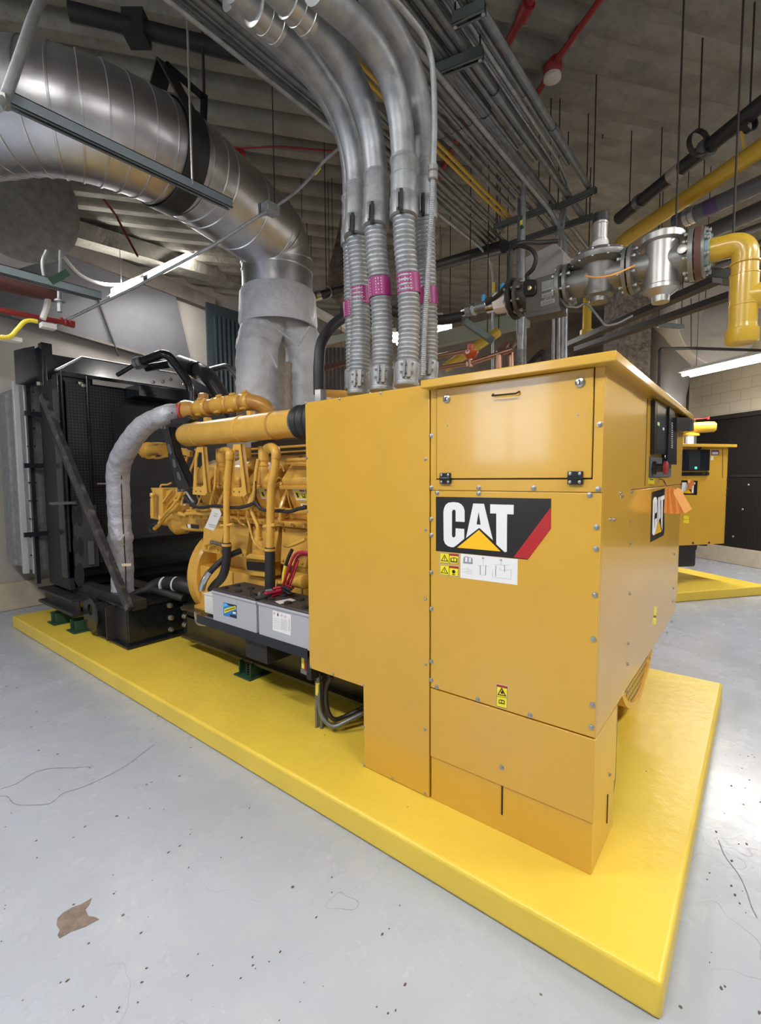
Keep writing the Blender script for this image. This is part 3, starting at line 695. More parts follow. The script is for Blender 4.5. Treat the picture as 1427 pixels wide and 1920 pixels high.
for k in range(5):
    y0 = 2.04+k*.335
    q = [(2.36, y0, 1.10), (2.36, y0+.31, 1.10), (2.22, y0+.29, .95), (2.22, y0+.02, .95)]
    b = MB(); b.prism([(2.24, y0+.01, 1.28), (2.24, y0+.31, 1.28), (2.20, y0+.29, 1.02), (2.20, y0+.03, 1.02)], (.16, 0, 0)); c = epart('inspection_cover', b, bevel=.008)
    for (yy, zz) in ((.04, 1.26), (.28, 1.26), (.06, 1.05), (.26, 1.05)):
        epart('cover_bolt', MB().lathe((2.205 + (.03 if zz > 1.2 else 0), y0+yy, zz), (-1,0,0), [(.010, 0), (.010, .012), (.006, .014)], 6), YELE, c)
# side rail with little bosses
b = MB(); b.box(2.2, 2.36, 1.99, 3.85, 1.29, 1.33)
for k in range(16): b.lathe((2.2, 2.05+k*.115, 1.31), (-1,0,0), [(.014, 0), (.014, .02), (.008, .022)], 6)
epart('side_rail', b)
# heads: six rocker boxes on the near bank, tilted outwards
ys = [2.12, 2.50, 2.88, 3.27, 3.67]
tilt = math.radians(24)
def headbox(y, near=True):
    s = -1 if near else 1
    ax = V((s*math.sin(tilt), 0, math.cos(tilt)))        # up along the bank
    out = V((s*math.cos(tilt), 0, -math.sin(tilt)))       # outwards
    c = V((2.88+s*.40, y, 1.43)); w = .135
    mb = MB()
    # lower head block
    mb.obox(c+ax*.10, out*.17, V((0, w, 0)), ax*.13)
    # upper cover with chamfers: profile in (out, ax)
    prof = [(-.16, .24), (-.16, .33), (-.08, .36), (.04, .36), (.185, .29), (.185, .24)]
    mb.prism([c+out*a+ax*h+V((0, -w, 0)) for a, h in prof], (0, 2*w, 0))
    o = epart('cylinder_head', mb, bevel=.018, seg=2)
    lip = MB().obox(c+ax*.235+out*.01, out*.195, V((0, w+.018, 0)), ax*.012)
    for sy in (-1, 1):
        lip.lathe(c+ax*.247+out*.185+V((0, sy*(w+.006), 0)), ax, [(.013, 0), (.013, .016), (.008, .02)], 6)
        lip.lathe(c+ax*.247-out*.0+V((0, sy*(w+.006), 0)), ax, [(.013, 0), (.013, .016), (.008, .02)], 6)
    lip.obox(c-ax*.03+out*.03, out*.165, V((0, w+.012, 0)), ax*.012)
    epart('flange', lip, YELE, o, bevel=.003)
    return o, c, ax, out, w
for i, y in enumerate(ys):
    o, c, ax, out, w = headbox(y)
    headbox(y, False)
    if i in (1, 2):       # sticker on the outer face of the head block
        P = lambda s, t, e: c + out*(.17+e) + ax*(.215-.09*t) + V((0, .065-.13*s, 0))
        for (s0, s1, t0, t1, m_, e) in ((0,1,0,1,WHT,.001), (.08,.46,.15,.85,LYEL,.002), (.54,.92,.3,.85,LYEL,.002), (.54,.92,.12,.24,CRED,.002), (.2,.34,.35,.75,CBLK,.003), (.62,.84,.45,.75,CBLK,.003), (.67,.79,.45,.65,LYEL,.0035)):
            MB().prism([P(s0,t0,e), P(s1,t0,e), P(s1,t1,e), P(s0,t1,e)], out*.0006).build('warning_sticker', m_, eng)
        Q = lambda s, t, e: c + out*(.17+e) + ax*(.10-.045*t) + V((0, .035-.08*s, 0))
        if i == 1:
            for (s0, s1, t0, t1, m_, e) in ((0,1,0,1,WHT,.001), (.15,.85,.2,.8,LYEL,.002), (.3,.7,.2,.4,CBLK,.003)):
                MB().prism([Q(s0,t0,e), Q(s1,t0,e), Q(s1,t1,e), Q(s0,t1,e)], out*.0006).build('small_sticker', m_, eng)
# ignition leads, rail fittings and lifting bosses between the heads
for i, y in enumerate(ys):
    for dy in (-.17, .05):
        p_ = V((2.30, y+dy, 1.60)); epart('ignition_lead', MB().tube(smooth([p_, p_+V((-.05,.02,.03)), p_+V((-.07,.05,-.08)), p_+V((-.03,.06,-.20))], 5), .006, 8))
    epart('rail_fitting', MB().lathe((2.21, y+.16, 1.34), (0,0,1), [(.016,-.03),(.022,-.025),(.022,.01),(.014,.015),(.014,.05)], 10))
    epart('core_plug', MB().lathe((2.345, y-.02, 1.24), (-1,0,0), [(.035,0),(.035,.01),(.025,.012)], 16))
epart('oil_rail', MB().tube([(2.23, 2.0, 1.40), (2.23, 3.75, 1.40)], .019, 10))
for k in range(7): epart('rail_clamp', MB().lathe((2.23, 2.12+k*.26, 1.40), (0,1,0), [(.020,-.015),(.027,-.012),(.027,.012),(.020,.015)], 12))
for y in (2.32, 2.70, 3.08, 3.47): epart('head_port', MB().tube(fillet([(2.50, y, 1.55), (2.36, y, 1.60), (2.28, y+.01, 1.47), (2.25, y+.01, 1.40)], .05, 5), .020, 10))
# valley and far side mass
b = MB().box(2.62, 3.14, 2.05, 3.7, 1.35, 1.72); b.box(2.66, 3.1, 2.1, 3.6, 1.72, 1.96); epart('intake_valley', b, mat('valley_painted_shade', (.035,.026,.014,1), .5), bevel=.02)  # near-black colour paints in the shadow between the heads, under the manifold
for k, (z_, r_) in enumerate(((1.80,.010), (1.835,.008), (1.875,.011))): epart('fuel_line', MB().tube([(2.55, 2.0, z_), (2.53, 3.75, z_)], r_, 8))
# ignition coil cans on the heads
for (a, bt, tp, x) in ((1010, 655, 462, 2.22), (693, 655, 480, 2.22), (885, 640, 470, 2.42)):
    p0 = ex(a, bt, x); p1 = ex(a, tp, x); h = p1.z-p0.z; r = .033
    epart('coil_can', MB().lathe(p0, (0,0,1), [(r*1.0, -.1), (r*.92, 0), (r*.92, h*.22), (r*1.12, h*.24), (r*1.12, h*.27), (r*.98, h*.29), (r*.98, h*.4), (r*1.15, h*.44), (r*1.15, h*.97), (r*.95, h)], 24))
# air manifold: long round tube, rounded end, straps, black boot to the terminal box
p0 = V((2.13, 3.80, 1.985)); p1 = V((2.13, 2.16, 1.985)); R_ = .092
prof = [(R_*.3, 0), (R_*.62, .012), (R_*.88, .045), (R_, .09)] + [(R_, .4), (R_, 1.16)] + [(R_*1.0, 1.5)]
epart('air_manifold', MB().lathe(p0, (0,-1,0), prof, 36))
for yy in (3.55, 2.97, 2.60):
    epart('manifold_strap', MB().lathe((2.13, yy, 1.985), (0,-1,0), [(R_+.003, 0), (R_+.006, .004), (R_+.006, .014), (R_+.003, .018)], 32), YELE if yy > 2.7 else YELD)
for (yy, zz) in ((3.42, 2.09), (2.87, 2.09)):
    epart('manifold_lug', MB().box(2.11, 2.16, yy-.02, yy+.02, 2.04, zz+.015), bevel=.004)
b = MB(); ii = []
for k in range(26):
    t = k/25; ii.append((R_*(1.12+.09*math.cos(t*8*PI)), t*.26))
epart('rubber_boot', MB().lathe((2.13, 2.34, 1.985), (0,-1,0), ii, 32), RUB)
epart('hose_clamp', MB().lathe((2.13, 2.36, 1.985), (0,-1,0), [(R_*1.13, 0), (R_*1.16, .002), (R_*1.16, .016), (R_*1.13, .018)], 32), STEEL)
# slotted A-shaped brackets under the manifold
for (q, x) in (([(510,470),(560,466),(592,805),(575,828),(480,820),(498,520)], 2.06), ([(782,448),(840,446),(885,810),(865,836),(757,832),(775,500)], 2.06)):
    o_ = [ex(a, b_, x) for a, b_ in q]
    cx = sum(a for a, _ in q)/6
    inn = {510: [(518,508),(548,506),(560,752),(545,764),(503,764),(505,560)], 782: [(792,490),(822,488),(845,762),(830,770),(782,770),(786,540)]}[q[0][0]]
    i_ = [ex(a, b_, x) for a, b_ in inn]
    mb = MB().ringprism(o_, i_, (.012, 0, 0))
    mb.prism([o_[1], o_[2], o_[3], o_[3]+V((.09,.0,0)), o_[2]+V((.09,0,0)), o_[1]+V((.09,0,0))][:6], (0, -.004, 0)) if False else None
    mb.add([o_[1], o_[2], o_[2]+V((.03,0,0)), o_[1]+V((.03,0,0)), o_[1]+V((0,.006,0)), o_[2]+V((0,.006,0)), o_[2]+V((.03,.006,0)), o_[1]+V((.03,.006,0))], [(0,1,2,3), (7,6,5,4), (0,3,7,4), (1,5,6,2), (3,2,6,7), (0,4,5,1)])
    br = epart('manifold_bracket', mb)
    for (a, b_) in (((505, 798), (540, 798)) if q[0][0] == 510 else ((788, 800), (828, 802))):
        epart('bolt_hole', MB().lathe(ex(a, b_, x-.001), (-1,0,0), [(.006, 0), (.006, .001)], 10), BLKM, br)
# vertical coolant pipes with elbows, black hoses below
def epipe(name, zp, x, r, m=YELE, k=8, n=16, **kw):
    return epart(name, MB().tube(smooth([ex(a, b_, x) for a, b_ in zp], k), r, n), m, **kw)
pA = epipe('coolant_pipe', [(752,530),(748,600),(738,700),(733,800),(732,950),(732,1080),(732,1195)], 2.03, .0235)
epart('elbow', MB().tube(smooth([ex(700,495,2.15), ex(735,492,2.06), ex(752,510,2.03), ex(753,560,2.03)], 6), [.024]*13+[.028]*6, 16), YELE, pA)
pB = epipe('coolant_pipe', [(1098,540),(1094,600),(1080,690),(1064,770),(1060,900),(1058,1080),(1056,1225)], 1.99, .0265)
epart('elbow', MB().tube(smooth([ex(1035,478,2.12), ex(1070,472,2.03), ex(1098,500,1.99), ex(1100,550,1.99)], 6), .030, 16), YELE, pB)
for (zp, x, r) in (([(1010,1060),(1058,1055),(1095,1045)], 1.985, .012), ([(690,1052),(732,1050),(780,1042)], 2.025, .011)):
    epipe('pipe_clip', zp, x, r, parent=pB)
for (zp, x, r) in (([(732,1180),(734,1250),(730,1330),(715,1400),(690,1450),(650,1490),(620,1530)], 2.03, .032), ([(1056,1215),(1056,1300),(1056,1400),(1056,1480),(1056,1550)], 1.99, .034)):
    h = epipe('coolant_hose', zp, x, r, RUB)
    epart('hose_band', MB().tube([ex(zp[0][0], zp[0][1]+6, x), ex(zp[0][0], zp[0][1]+24, x)], r+.003, 20), YELE, h)
# thinner bent oil tubes
epipe('oil_tube', [(970,560),(955,640),(948,720),(935,820),(920,920),(928,970),(950,1020),(965,1060),(970,1100)], 2.10, .014)
epipe('oil_tube', [(655,600),(650,680),(645,760),(628,830),(614,890),(622,930),(640,960)], 2.12, .011)
epipe('oil_tube', [(820,950),(818,990),(830,1030),(870,1050)], 2.14, .008)
epipe('oil_tube', [(900,960),(890,1010),(905,1060),(925,1140),(950,1190),(1000,1225),(1030,1235)], 2.14, .008)
epipe('oil_tube', [(1160,1195),(1190,1205),(1240,1190),(1320,1155)], 2.10, .012)
epipe('oil_tube', [(1130,600),(1150,610),(1160,650)], 2.15, .006)
epipe('oil_tube', [(1180,590),(1250,590),(1330,592)], 2.2, .009)
epipe('oil_tube', [(1190,565),(1260,562),(1330,560)], 2.2, .012)
epart('tube_fitting', MB().lathe(ex(968,1085,2.10), (0,0,-1), [(.024, 0), (.024, .05), (.03, .055), (.03, .075)], 12))
# wiring loom, black
epipe('wiring_loom', [(420,830),(470,890),(520,915),(580,915),(640,905),(700,910),(770,918),(850,915),(920,893),(950,880),(985,925),(1040,940),(1120,942),(1200,948),(1260,930),(1330,915)], 2.06, .013, RUB, k=5)
epipe('wiring_loom', [(425,790),(445,820),(470,860),(490,880)], 2.04, .010, mat('silver_sheath', (.35,.35,.36,1), .4, .6), k=5)
epipe('wire', [(945,870),(950,800),(948,720)], 2.08, .004, RUB, k=4)
epipe('oil_tube', [(545,830),(530,870),(510,920),(505,950)], 2.10, .007)
epipe('oil_tube', [(430,965),(500,960),(560,965),(640,950),(690,940)], 2.12, .016)
epipe('oil_tube', [(440,940),(540,945),(600,935)], 2.14, .010)
# hanging paper tag
tp = [ex(a, b_, 2.0) for a, b_ in ((628,922),(680,930),(695,965),(660,1045),(634,1092),(570,1068),(600,1000))]
pt_ = MB().prism(tp, (.0015, .001, 0)).build('inspection_tag', PAPER); tag(pt_, 'crumpled white paper tag hanging from a wire on the yellow engine', 'tag')
for k, (a, b_, c_, d_) in enumerate(((600,1040,650,1050), (606,1055,645,1064), (640,960,668,966), (634,975,660,982))):
    MB().prism([ex(a,b_,1.998), ex(c_,d_,1.998), ex(c_,d_+4,1.998), ex(a,b_+4,1.998)], (-.0005,0,0)).build('print', INK, pt_, origin=pt_['_o'])
# maker's plate and box low on the crankcase
def epanel(zp, x, m, name, th=.004, parent=None): return epart(name, MB().prism([ex(a, b_, x) for a, b_ in zp], (th, 0, 0)), m, parent)
epanel([(432,1038),(522,1048),(524,1076),(440,1070)], 2.19, CBLK, 'maker_plate'); epanel([(440,1040),(462,1043),(466,1070),(446,1070)], 2.187, WHT, 'maker_plate_print')
epart('fuel_module_cover', MB().prism([ex(a, b_, 2.16) for a, b_ in ((860,1290),(900,1262),(1030,1280),(1030,1330),(1010,1312),(900,1300))], (.12, 0, 0)), bevel=.006)
epanel([(880,1320),(1030,1330),(1030,1395),(885,1380)], 2.19, CBLK, 'fuel_module_window', .05)
epart('fuel_module', MB().prism([ex(a, b_, 2.2) for a, b_ in ((870,1300),(1040,1318),(1045,1440),(880,1420))], (.12, 0, 0)), bevel=.006)
epart('starter_motor', MB().lathe(ex(1330, 1470, 2.10), (0,1,0), [(.035, 0), (.05, .01), (.05, .13), (.036, .14), (.036, .18)], 24))
# pump fitting and silver-ended hose down to the base rail
hs = smooth([ex(620,1175,2.15), ex(660,1182,2.15), ex(700,1195,2.14), ex(760,1215,2.12)], 6)
epart('braided_fitting', MB().tube(hs, .017, 10), STEEL)
epart('pump_elbow', MB().tube(fillet([ex(575,1230,2.16), ex(575,1190,2.16), ex(625,1178,2.16)], .03), .019, 12))
epart('drain_hose', MB().tube(smooth([ex(840,1240,2.14), ex(780,1262,2.10), ex(700,1310,2.04), ex(640,1365,2.0), ex(590,1420,1.97), ex(560,1480,1.95)], 6), .022, 14), RUB)
epart('drain_hose_end', MB().tube(smooth([ex(612,1392,1.975), ex(590,1420,1.965), ex(562,1470,1.945), ex(548,1530,1.94)], 6), .025, 14), STEEL)
# front (left) end: yellow bracket box, lines, oil cooler head
b = MB()
b.prism([ex(a, c_, 2.2) for a, c_ in ((165,772),(340,770),(400,800),(300,900),(270,960),(230,1012),(165,1000),(178,800))], (.05, 0, 0))
fb = epart('front_bracket', b, bevel=.006)
epanel([(232,780),(258,780),(262,985),(236,990)], 2.17, YELE, 'bracket_rib', .04); epart('bracket_rib', MB().beam(ex(262,880,2.17), ex(330,785,2.17), .02, .02))
epart('vertical_tube', MB().tube([ex(185,840,2.15), ex(185,985,2.15)], .016, 10)); epart('vertical_tube', MB().tube([ex(172,850,2.15), ex(172,980,2.15)], .008, 8))
epart('tube_boss', MB().lathe(ex(185,825,2.15), (0,0,1), [(.022,-.02),(.03,0),(.022,.02)], 14))
epipe('oil_tube', [(200,1075),(225,1050),(255,1010),(300,960),(345,925),(380,880)], 2.14, .020)
epipe('oil_tube', [(240,1010),(280,960),(320,920),(370,860),(395,810)], 2.12, .012)
epipe('oil_tube', [(240,770),(250,750),(290,748),(320,735)], 2.15, .008)
epipe('oil_tube', [(400,900),(402,860),(420,820),(425,800)], 2.15, .010)
epipe('oil_tube', [(380,960),(400,970),(430,975),(440,980)], 2.14, .016)
epart('water_pump', MB().lathe(ex(360, 1000, 2.3), V((-.6,.6,0)), [(.14, -.1), (.15, 0), (.12, .04), (.07, .07), (.06, .14)], 28))
epart('water_pump_boss', MB().lathe(ex(365,940,2.2), (0,0,1), [(.03,-.05),(.045,-.03),(.045,.05),(.03,.07),(.022,.1)], 16))
epart('front_cover', MB().prism([ex(a, c_, 2.26) for a, c_ in ((250,960),(440,930),(560,990),(560,1100),(430,1095),(330,1075))], (.3, 0, 0)), bevel=.02)
epart('cable_loop', MB().tube(smooth([ex(215,1040,2.1), ex(180,1045,2.1), ex(160,1070,2.1), ex(175,1100,2.1), ex(215,1100,2.1)], 6), .006, 8), RUB)
# throttle body cluster, upper left
c0 = ex(150, 495, 2.35)
tbm = epart('throttle_body', MB().lathe(c0, (0,-1,0), [(.06, -.02), (.085, 0), (.085, .02), (.055, .03), (.05, .28), (.065, .3)], 24))
for k in range(6):
    a_ = k*PI/3; epart('throttle_bolt', MB().lathe(c0+V((.07*math.cos(a_), .03, .07*math.sin(a_))), (0,-1,0), [(.012,-.02),(.012,.03)], 6), YELE, tbm)
epart('throttle_flange', MB().lathe(c0+V((0,.045,.0)), (0,1,0), [(.05,0),(.07,.01),(.07,.025),(.03,.04)], 24), YELE, tbm)
epipe('oil_tube', [(180,440),(230,440),(290,445)], 2.3, .010); epipe('oil_tube', [(180,545),(220,552),(290,535)], 2.3, .012)
epart('linkage', MB().beam(ex(340,480,2.3), ex(470,520,2.3), .03, .05))
for k in range(9):
    a_ = 380+random.random()*230; c_ = 480+random.random()*150; p = ex(a_, c_, 2.33)
    epart('regulator_link', MB().lathe(p, (-1,0,0), [(.022,-.05),(.022,.01),(.012,.015),(.012,.04)], 10) if k % 2 else MB().beam(p, p+V((0,.07,-.10)), .012, .02), YELE)
# black slotted strut from the hose bracket down to the bracket box
so = [(250,318),(300,318),(345,520),(455,770),(420,800),(375,800),(330,650),(280,430)]
si = [(290,420),(312,430),(330,510),(318,528),(300,520),(288,480),(284,450),(284,430)]
P_ = [ex(a, c_, 2.03) for a, c_ in so]
st = epart('slotted_strut', MB().prism(P_, (.012, 0, 0)), BLK)
st_b = MB().add([P_[1], P_[2], P_[3], P_[3]+V((.07,0,0)), P_[2]+V((.07,0,0)), P_[1]+V((.07,0,0))], [(0,1,4,5), (1,2,3,4)]); epart('strut_flange', st_b, BLK, st)
for q in ([(298,440),(312,450),(330,510),(318,528),(302,500),(292,460)], [(330,560),(348,558),(362,610),(350,628),(335,610)], [(362,650),(380,655),(398,705),(392,722),(378,712),(366,690)]):
    epart('slot', MB().prism([ex(a, c_, 2.028) for a, c_ in q], (-.001, 0, 0)), GREYP, st)
for (a, c_) in ((254,325),(280,325),(378,792),(408,790)):
    epart('bolt_head', MB().lathe(ex(a, c_, 2.03), (-1,0,0), [(.012,0),(.012,.01),(.006,.012)], 8), ZINC, st)
# upper coolant pipe with couplings, brown elbow down
pts = smooth([ex(430,200,2.25), ex(520,185,2.28), ex(640,165,2.32), ex(780,145,2.36), ex(890,130,2.40), ex(980,150,2.46), ex(1030,190,2.50), ex(1045,260,2.52)], 6)
epart('upper_coolant_pipe', MB().tube(pts, .062, 24), YELD)
for (a, c_, x, w_) in ((560,178,2.29,.05), (700,158,2.34,.075), (800,146,2.365,.05), (890,130,2.40,.02)):
    p = ex(a, c_, x); d_ = (ex(a+60, c_-8, x+.02)-ex(a-60, c_+8, x-.02)).normalized()
    cc = epart('pipe_coupling', MB().lathe(p, d_, [(.064,-w_-.01), (.072,-w_), (.074,-w_+.012), (.069,-w_+.014), (.069, w_-.014), (.074, w_-.012), (.072, w_), (.064, w_+.01)], 28), YELE)
    epart('clamp_bolt', MB().lathe(p+V((-.05,0,-.06)), (0,1,0), [(.012,-.03),(.012,.03)], 8), YELE, cc); epart('clamp_bolt', MB().lathe(p+V((-.03,0,.072)), (0,1,0), [(.011,-.03),(.011,.03)], 8), YELE, cc)
epart('thermostat_housing', MB().lathe(ex(440, 205, 2.26), V((.15,-1,.05)), [(.07,-.10), (.09,-.06), (.10, 0), (.085, .06), (.066, .12)], 28).lathe(ex(560,120,2.4), (0,0,1), [(.045,-.06),(.045,.05),(.03,.06)], 18), YELD)
epart('red_hose_joint', MB().lathe(ex(388, 212, 2.22), V((.15,-1,.03)), [(.074,-.075), (.08,-.06), (.074,-.045), (.08,-.03), (.074,-.015), (.08,0), (.074,.015), (.08,.03), (.074,.045), (.08,.06), (.074,.075)], 28), REDH)
epart('hose_clamp', MB().lathe(ex(440, 262, 2.15), (0,-1,0), [(.025, 0), (.03, .005), (.03, .03), (.018, .035)], 14), BLK)
epart('pipe_bracket', MB().prism([ex(a, c_, 2.12) for a, c_ in ((310,270),(440,240),(470,262),(430,295),(330,300))], (.05,0,0)), BLK)

# insulated coolant hose down to the base frame
hose = thing('insulated_hose', 'thick silver cloth-wrapped hose arching down in front of the black radiator', 'hose', (2.0, 4.8, .45))
hp = smooth([ex(352,218,2.19), at(312,777,x=2.12), at(268,800,x=2.04), at(238,840,x=2.0), at(222,880,x=2.0), at(223,950,x=2.02), at(226,1010,x=2.02), at(229,1060,x=2.03), at(230,1112,x=2.03)], 10)
hp = resample(hp, .03)
rs = []
for i in range(len(hp)):
    t = i/len(hp); rs.append((.078+.022*min(1, t*2.6))*(1+.02*math.sin(i*1.7)+.015*math.sin(i*.63)) + (.012 if .72 < t < .74 else 0))
MB().tube(hp, rs, 28).build('insulation_sleeve', LAGH, hose)
sm = [p + V((-.12,-.98,0)).normalized()*rs[i]*.99 for i, p in enumerate(hp)]
MB().tube(sm[2:-2], .006, 6).build('seam', BLKM, hose)
p = at(232, 1012, x=1.93); MB().tube(smooth([p+V((0,0,.05)), p+V((-.01,-.005,0)), p+V((0,.01,-.05))], 4), .006, 6).build('tie_buckle', STEEL, hose)
p = at(237, 1059, x=1.92); MB().obox(p, V((.028,-.028,0)), V((.002,.002,0)), V((0,0,.012))).build('hose_label', mat('sticker_border', (0,0,0,1)), hose)

# ---------------------------------------------------------------- exhaust: lagged Y, collar, silver duct, silencer
exh = thing('exhaust_stack', 'silver cloth-lagged forked exhaust rising from the engine into the big duct', 'exhaust', (2.88, 3.42, 2.1))
cx_ = at(524, 590, x=2.88); cx_.z = 3.0
def wob(n, base, a=.02): return [base*(1+a*math.sin(i*1.3)+a*.7*math.sin(i*2.9+1)) for i in range(n)]
L0 = at(482, 760, x=2.66); L1 = at(482, 665, x=2.66); 
R0 = at(570, 760, x=3.06); R1 = at(570, 668, x=3.06)
top = V((2.88, 3.44, 3.06))
lp = smooth([L0+V((0,0,-.2)), L0, (L0+L1)/2, L1, L1+V((.02,0,.12)), (L1+top)/2+V((0,0,.12)), top], 6)
rp = smooth([R0+V((0,0,-.2)), R0, (R0+R1)/2, R1, R1+V((-.01,0,.12)), (R1+top)/2+V((0,0,.10)), top], 6)
MB().tube(lp, wob(len(lp), .178), 30).build('left_leg_lagging', LAG, exh)
MB().tube(rp, wob(len(rp), .165), 30).build('right_leg_lagging', LAG, exh)
q = at(541, 770, x=2.75); q2 = at(540, 680, x=2.75)
MB().tube(resample([q, q2], .03), [.034*(1+.12*math.sin(i*2.1)) for i in range(len(resample([q, q2], .03)))], 14).build('wrapped_sensor_line', LAGB, exh)
for pts_ in ([at(468,602,x=2.6), at(495,640,x=2.6), at(520,690,x=2.62)], [at(500,600,x=2.62), at(530,625,x=2.62), at(560,648,x=2.62)], [at(581,612,x=2.75), at(572,625,x=2.75), at(562,644,x=2.75)]):
    MB().tube(smooth(pts_, 5), .008, 6).build('lagging_flap_seam', LAG, exh)
# collar
prof = [(.335, -.16), (.345, -.13), (.338, 0), (.33, .12), (.315, .15), (.29, .16)]
cb = V((2.88, 3.44, 3.12)); MB().lathe(cb, (0,0,1), [(.30,-.15)]+prof, 40, cap=False).build('lagging_collar', LAG, exh)
duct = thing('exhaust_duct', 'big round aluminium-clad exhaust duct curving up and across to the left', 'duct', (2.88, 3.44, 3.2))
RD = .305
Bp = at(300, 283, d=3.0); Bp.z = 3.69; Cp = at(60, 232, d=2.6); Cp.z = 3.66
hd_ = (Bp-V((2.88, 3.44, 3.69))); 
path = [V((2.88, 3.44, 3.18)), V((2.88, 3.44, 3.36)), V((2.82, 3.42, 3.56)), V((2.62, 3.36, 3.68))]
path = fillet([V((2.88,3.44,3.15)), V((2.88,3.44,3.72)), Bp, Cp, Cp+(Cp-Bp).normalized()*.55], .42, 12)
Dc = at(18, 345, d=3.75)          # centre of the silencer's end plate
path = fillet([V((2.88,3.44,3.15)), V((2.88,3.44,3.72)), Bp, Cp, Cp-RT*1.3+fw*.30], .48, 12)
path = resample(path, .02)
rs = []
for i in range(len(path)):
    rs.append(RD)
dm = MB().tube(path, RD, 56)
nxt = 0
for i in range(2, len(path)-2):     # lap seams, closer together round the bends
    turn = (path[i+2]-path[i]).normalized().angle((path[i]-path[i-2]).normalized())
    nxt += .02
    if nxt > (.085 if turn > .02 else .34):
        nxt = 0; dm.lathe(path[i], (path[i+1]-path[i-1]).normalized(), [(RD-.002,-.007), (RD+.006,-.005), (RD+.007,.005), (RD-.002,.008)], 56, cap=False)
dm.build('duct_jacket', ALU, duct, angle=25)
sl = thing('silencer', 'fat round exhaust silencer with a flat end plate at the left edge of the photo', 'silencer', Dc)
sd_ = V((-.25, .97, 0)).normalized()
MB().lathe(Dc, sd_, [(.545, 0), (.55, .004), (.55, .02), (.535, .03), (.535, 1.9)], 56).build('silencer_body', PALE, sl, angle=25)
MB().lathe(Dc, sd_, [(.553, -.004), (.56, 0), (.56, .012), (.553, .016)], 56).build('end_rim', GALV, sl)
# duct hanger: clamp band, triangular bracket, rods
hg = thing('duct_hanger', 'black steel hanger band and triangular bracket around the silver duct', 'hanger', Bp+V((.2,0,.3)))
i_ = min(range(len(path)), key=lambda i: (path[i]-at(318, 290, d=(path[i]-CAM).dot(fw))).length)
pc = path[i_]; dd = (path[i_+1]-path[i_-1]).normalized()
MB().lathe(pc, dd, [(RD+.008,-.07), (RD+.016,-.07), (RD+.016,.07), (RD+.008,.07), (RD+.008,-.07)], 48, cap=False).build('clamp_band', DARK, hg)
tq = pc+V((0,0,RD+.26)); sdv = dd.cross(V((0,0,1))).normalized()
MB().beam(pc+V((0,0,RD*.5))-sdv*RD*.85, tq, .11, .012, sdv).build('hanger_strap', DARK, hg); MB().beam(pc+V((0,0,RD*.5))+sdv*RD*.85, tq, .11, .012, sdv).build('hanger_strap', DARK, hg)
MB().beam(tq, pc-dd*.28+V((0,0,RD+.02)), .05, .012).build('brace_bar', BLK, hg); MB().beam(pc-dd*.28+V((0,0,RD)), pc-dd*.30+V((0,0,RD+.24)), .06, .014).build('brace_bar', BLK, hg)
MB().beam(pc-dd*.30+V((0,0,RD+.23)), tq, .05, .012).build('brace_bar', BLK, hg)
MB().cyl(pc-dd*.30+V((0,0,RD+.2)), V(((pc-dd*.30).x, (pc-dd*.30).y, CEIL)), .010, 8).build('threaded_rod', BROWN, hg)

# ---------------------------------------------------------------- radiator
rad = thing('radiator', 'tall glossy black radiator with mesh front and sloping hood behind the engine', 'radiator', (2.6, 5.8, .45))
def rp_(name, mb, m=BLK, **k): return mb.build(name, m, rad, **k)
YR = 5.5
p = lambda u, v, y=YR: at(u, v, y=y)
rp_('core_box', MB().box(1.86, 3.65, 5.98, 6.12, .5, 2.96).box(1.86, 3.65, 5.62, 5.98, .5, 2.68), BLK, bevel=.006)
rp_('shroud', MB().box(1.80, 3.62, 5.5, 5.66, .62, 2.68), BLK, bevel=.004)
MESHM = bpy.data.materials.new('black_wire_mesh'); MESHM.use_nodes = True
nt = MESHM.node_tree; b_ = nt.nodes['Principled BSDF']; tc = nt.nodes.new('ShaderNodeTexCoord')
br_ = nt.nodes.new('ShaderNodeTexBrick'); br_.offset = 0; br_.inputs['Scale'].default_value = 1; br_.inputs['Brick Width'].default_value = .03; br_.inputs['Row Height'].default_value = .03
br_.inputs['Mortar Size'].default_value = .003; br_.inputs['Color1'].default_value = (.006,.007,.008,1); br_.inputs['Color2'].default_value = (.006,.007,.008,1); br_.inputs['Mortar'].default_value = (.04,.045,.05,1)
sx = nt.nodes.new('ShaderNodeSeparateXYZ'); cb_ = nt.nodes.new('ShaderNodeCombineXYZ')
nt.links.new(tc.outputs['Object'], sx.inputs[0]); nt.links.new(sx.outputs['X'], cb_.inputs['X']); nt.links.new(sx.outputs['Z'], cb_.inputs['Y'])
nt.links.new(cb_.outputs[0], br_.inputs['Vector']); nt.links.new(br_.outputs['Color'], b_.inputs['Base Color']); b_.inputs['Roughness'].default_value = .45
rp_('mesh_guard', MB().box(1.86, 3.56, 5.485, 5.502, .75, 2.60), MESHM)
hA, hB, hC, hD = V((1.78, YR-.02, 2.70)), V((3.6, YR-.02, 2.70)), V((3.5, 6.05, 3.00)), p(152, 664, 6.05)
hD.z = 3.0
rp_('sloping_hood', MB().prism([hA, hB, hC, hD], (0, 0, -.012)), BLK); rp_('hood_edge', MB().tube([hA, hD, hC], .010, 8), mat('painted_edge_highlight', (.3, .3, .3, 1), .3, .8))  # pale edge tube draws the highlight along the black hood
rp_('hood_lip', MB().box(1.80, 3.56, YR-.03, YR-.015, 2.655, 2.685), BLK)
for u0, u1 in ((112, 118), (160, 172)):
    a = p(u0, 695 if u0 < 120 else 706); b = p(u1+2, 1000); b.x = a.x
    rp_('guard_post', MB().cyl(a+V((0,-.03,0)), V((a.x, a.y-.03, .9)), .012, 10), BLK)
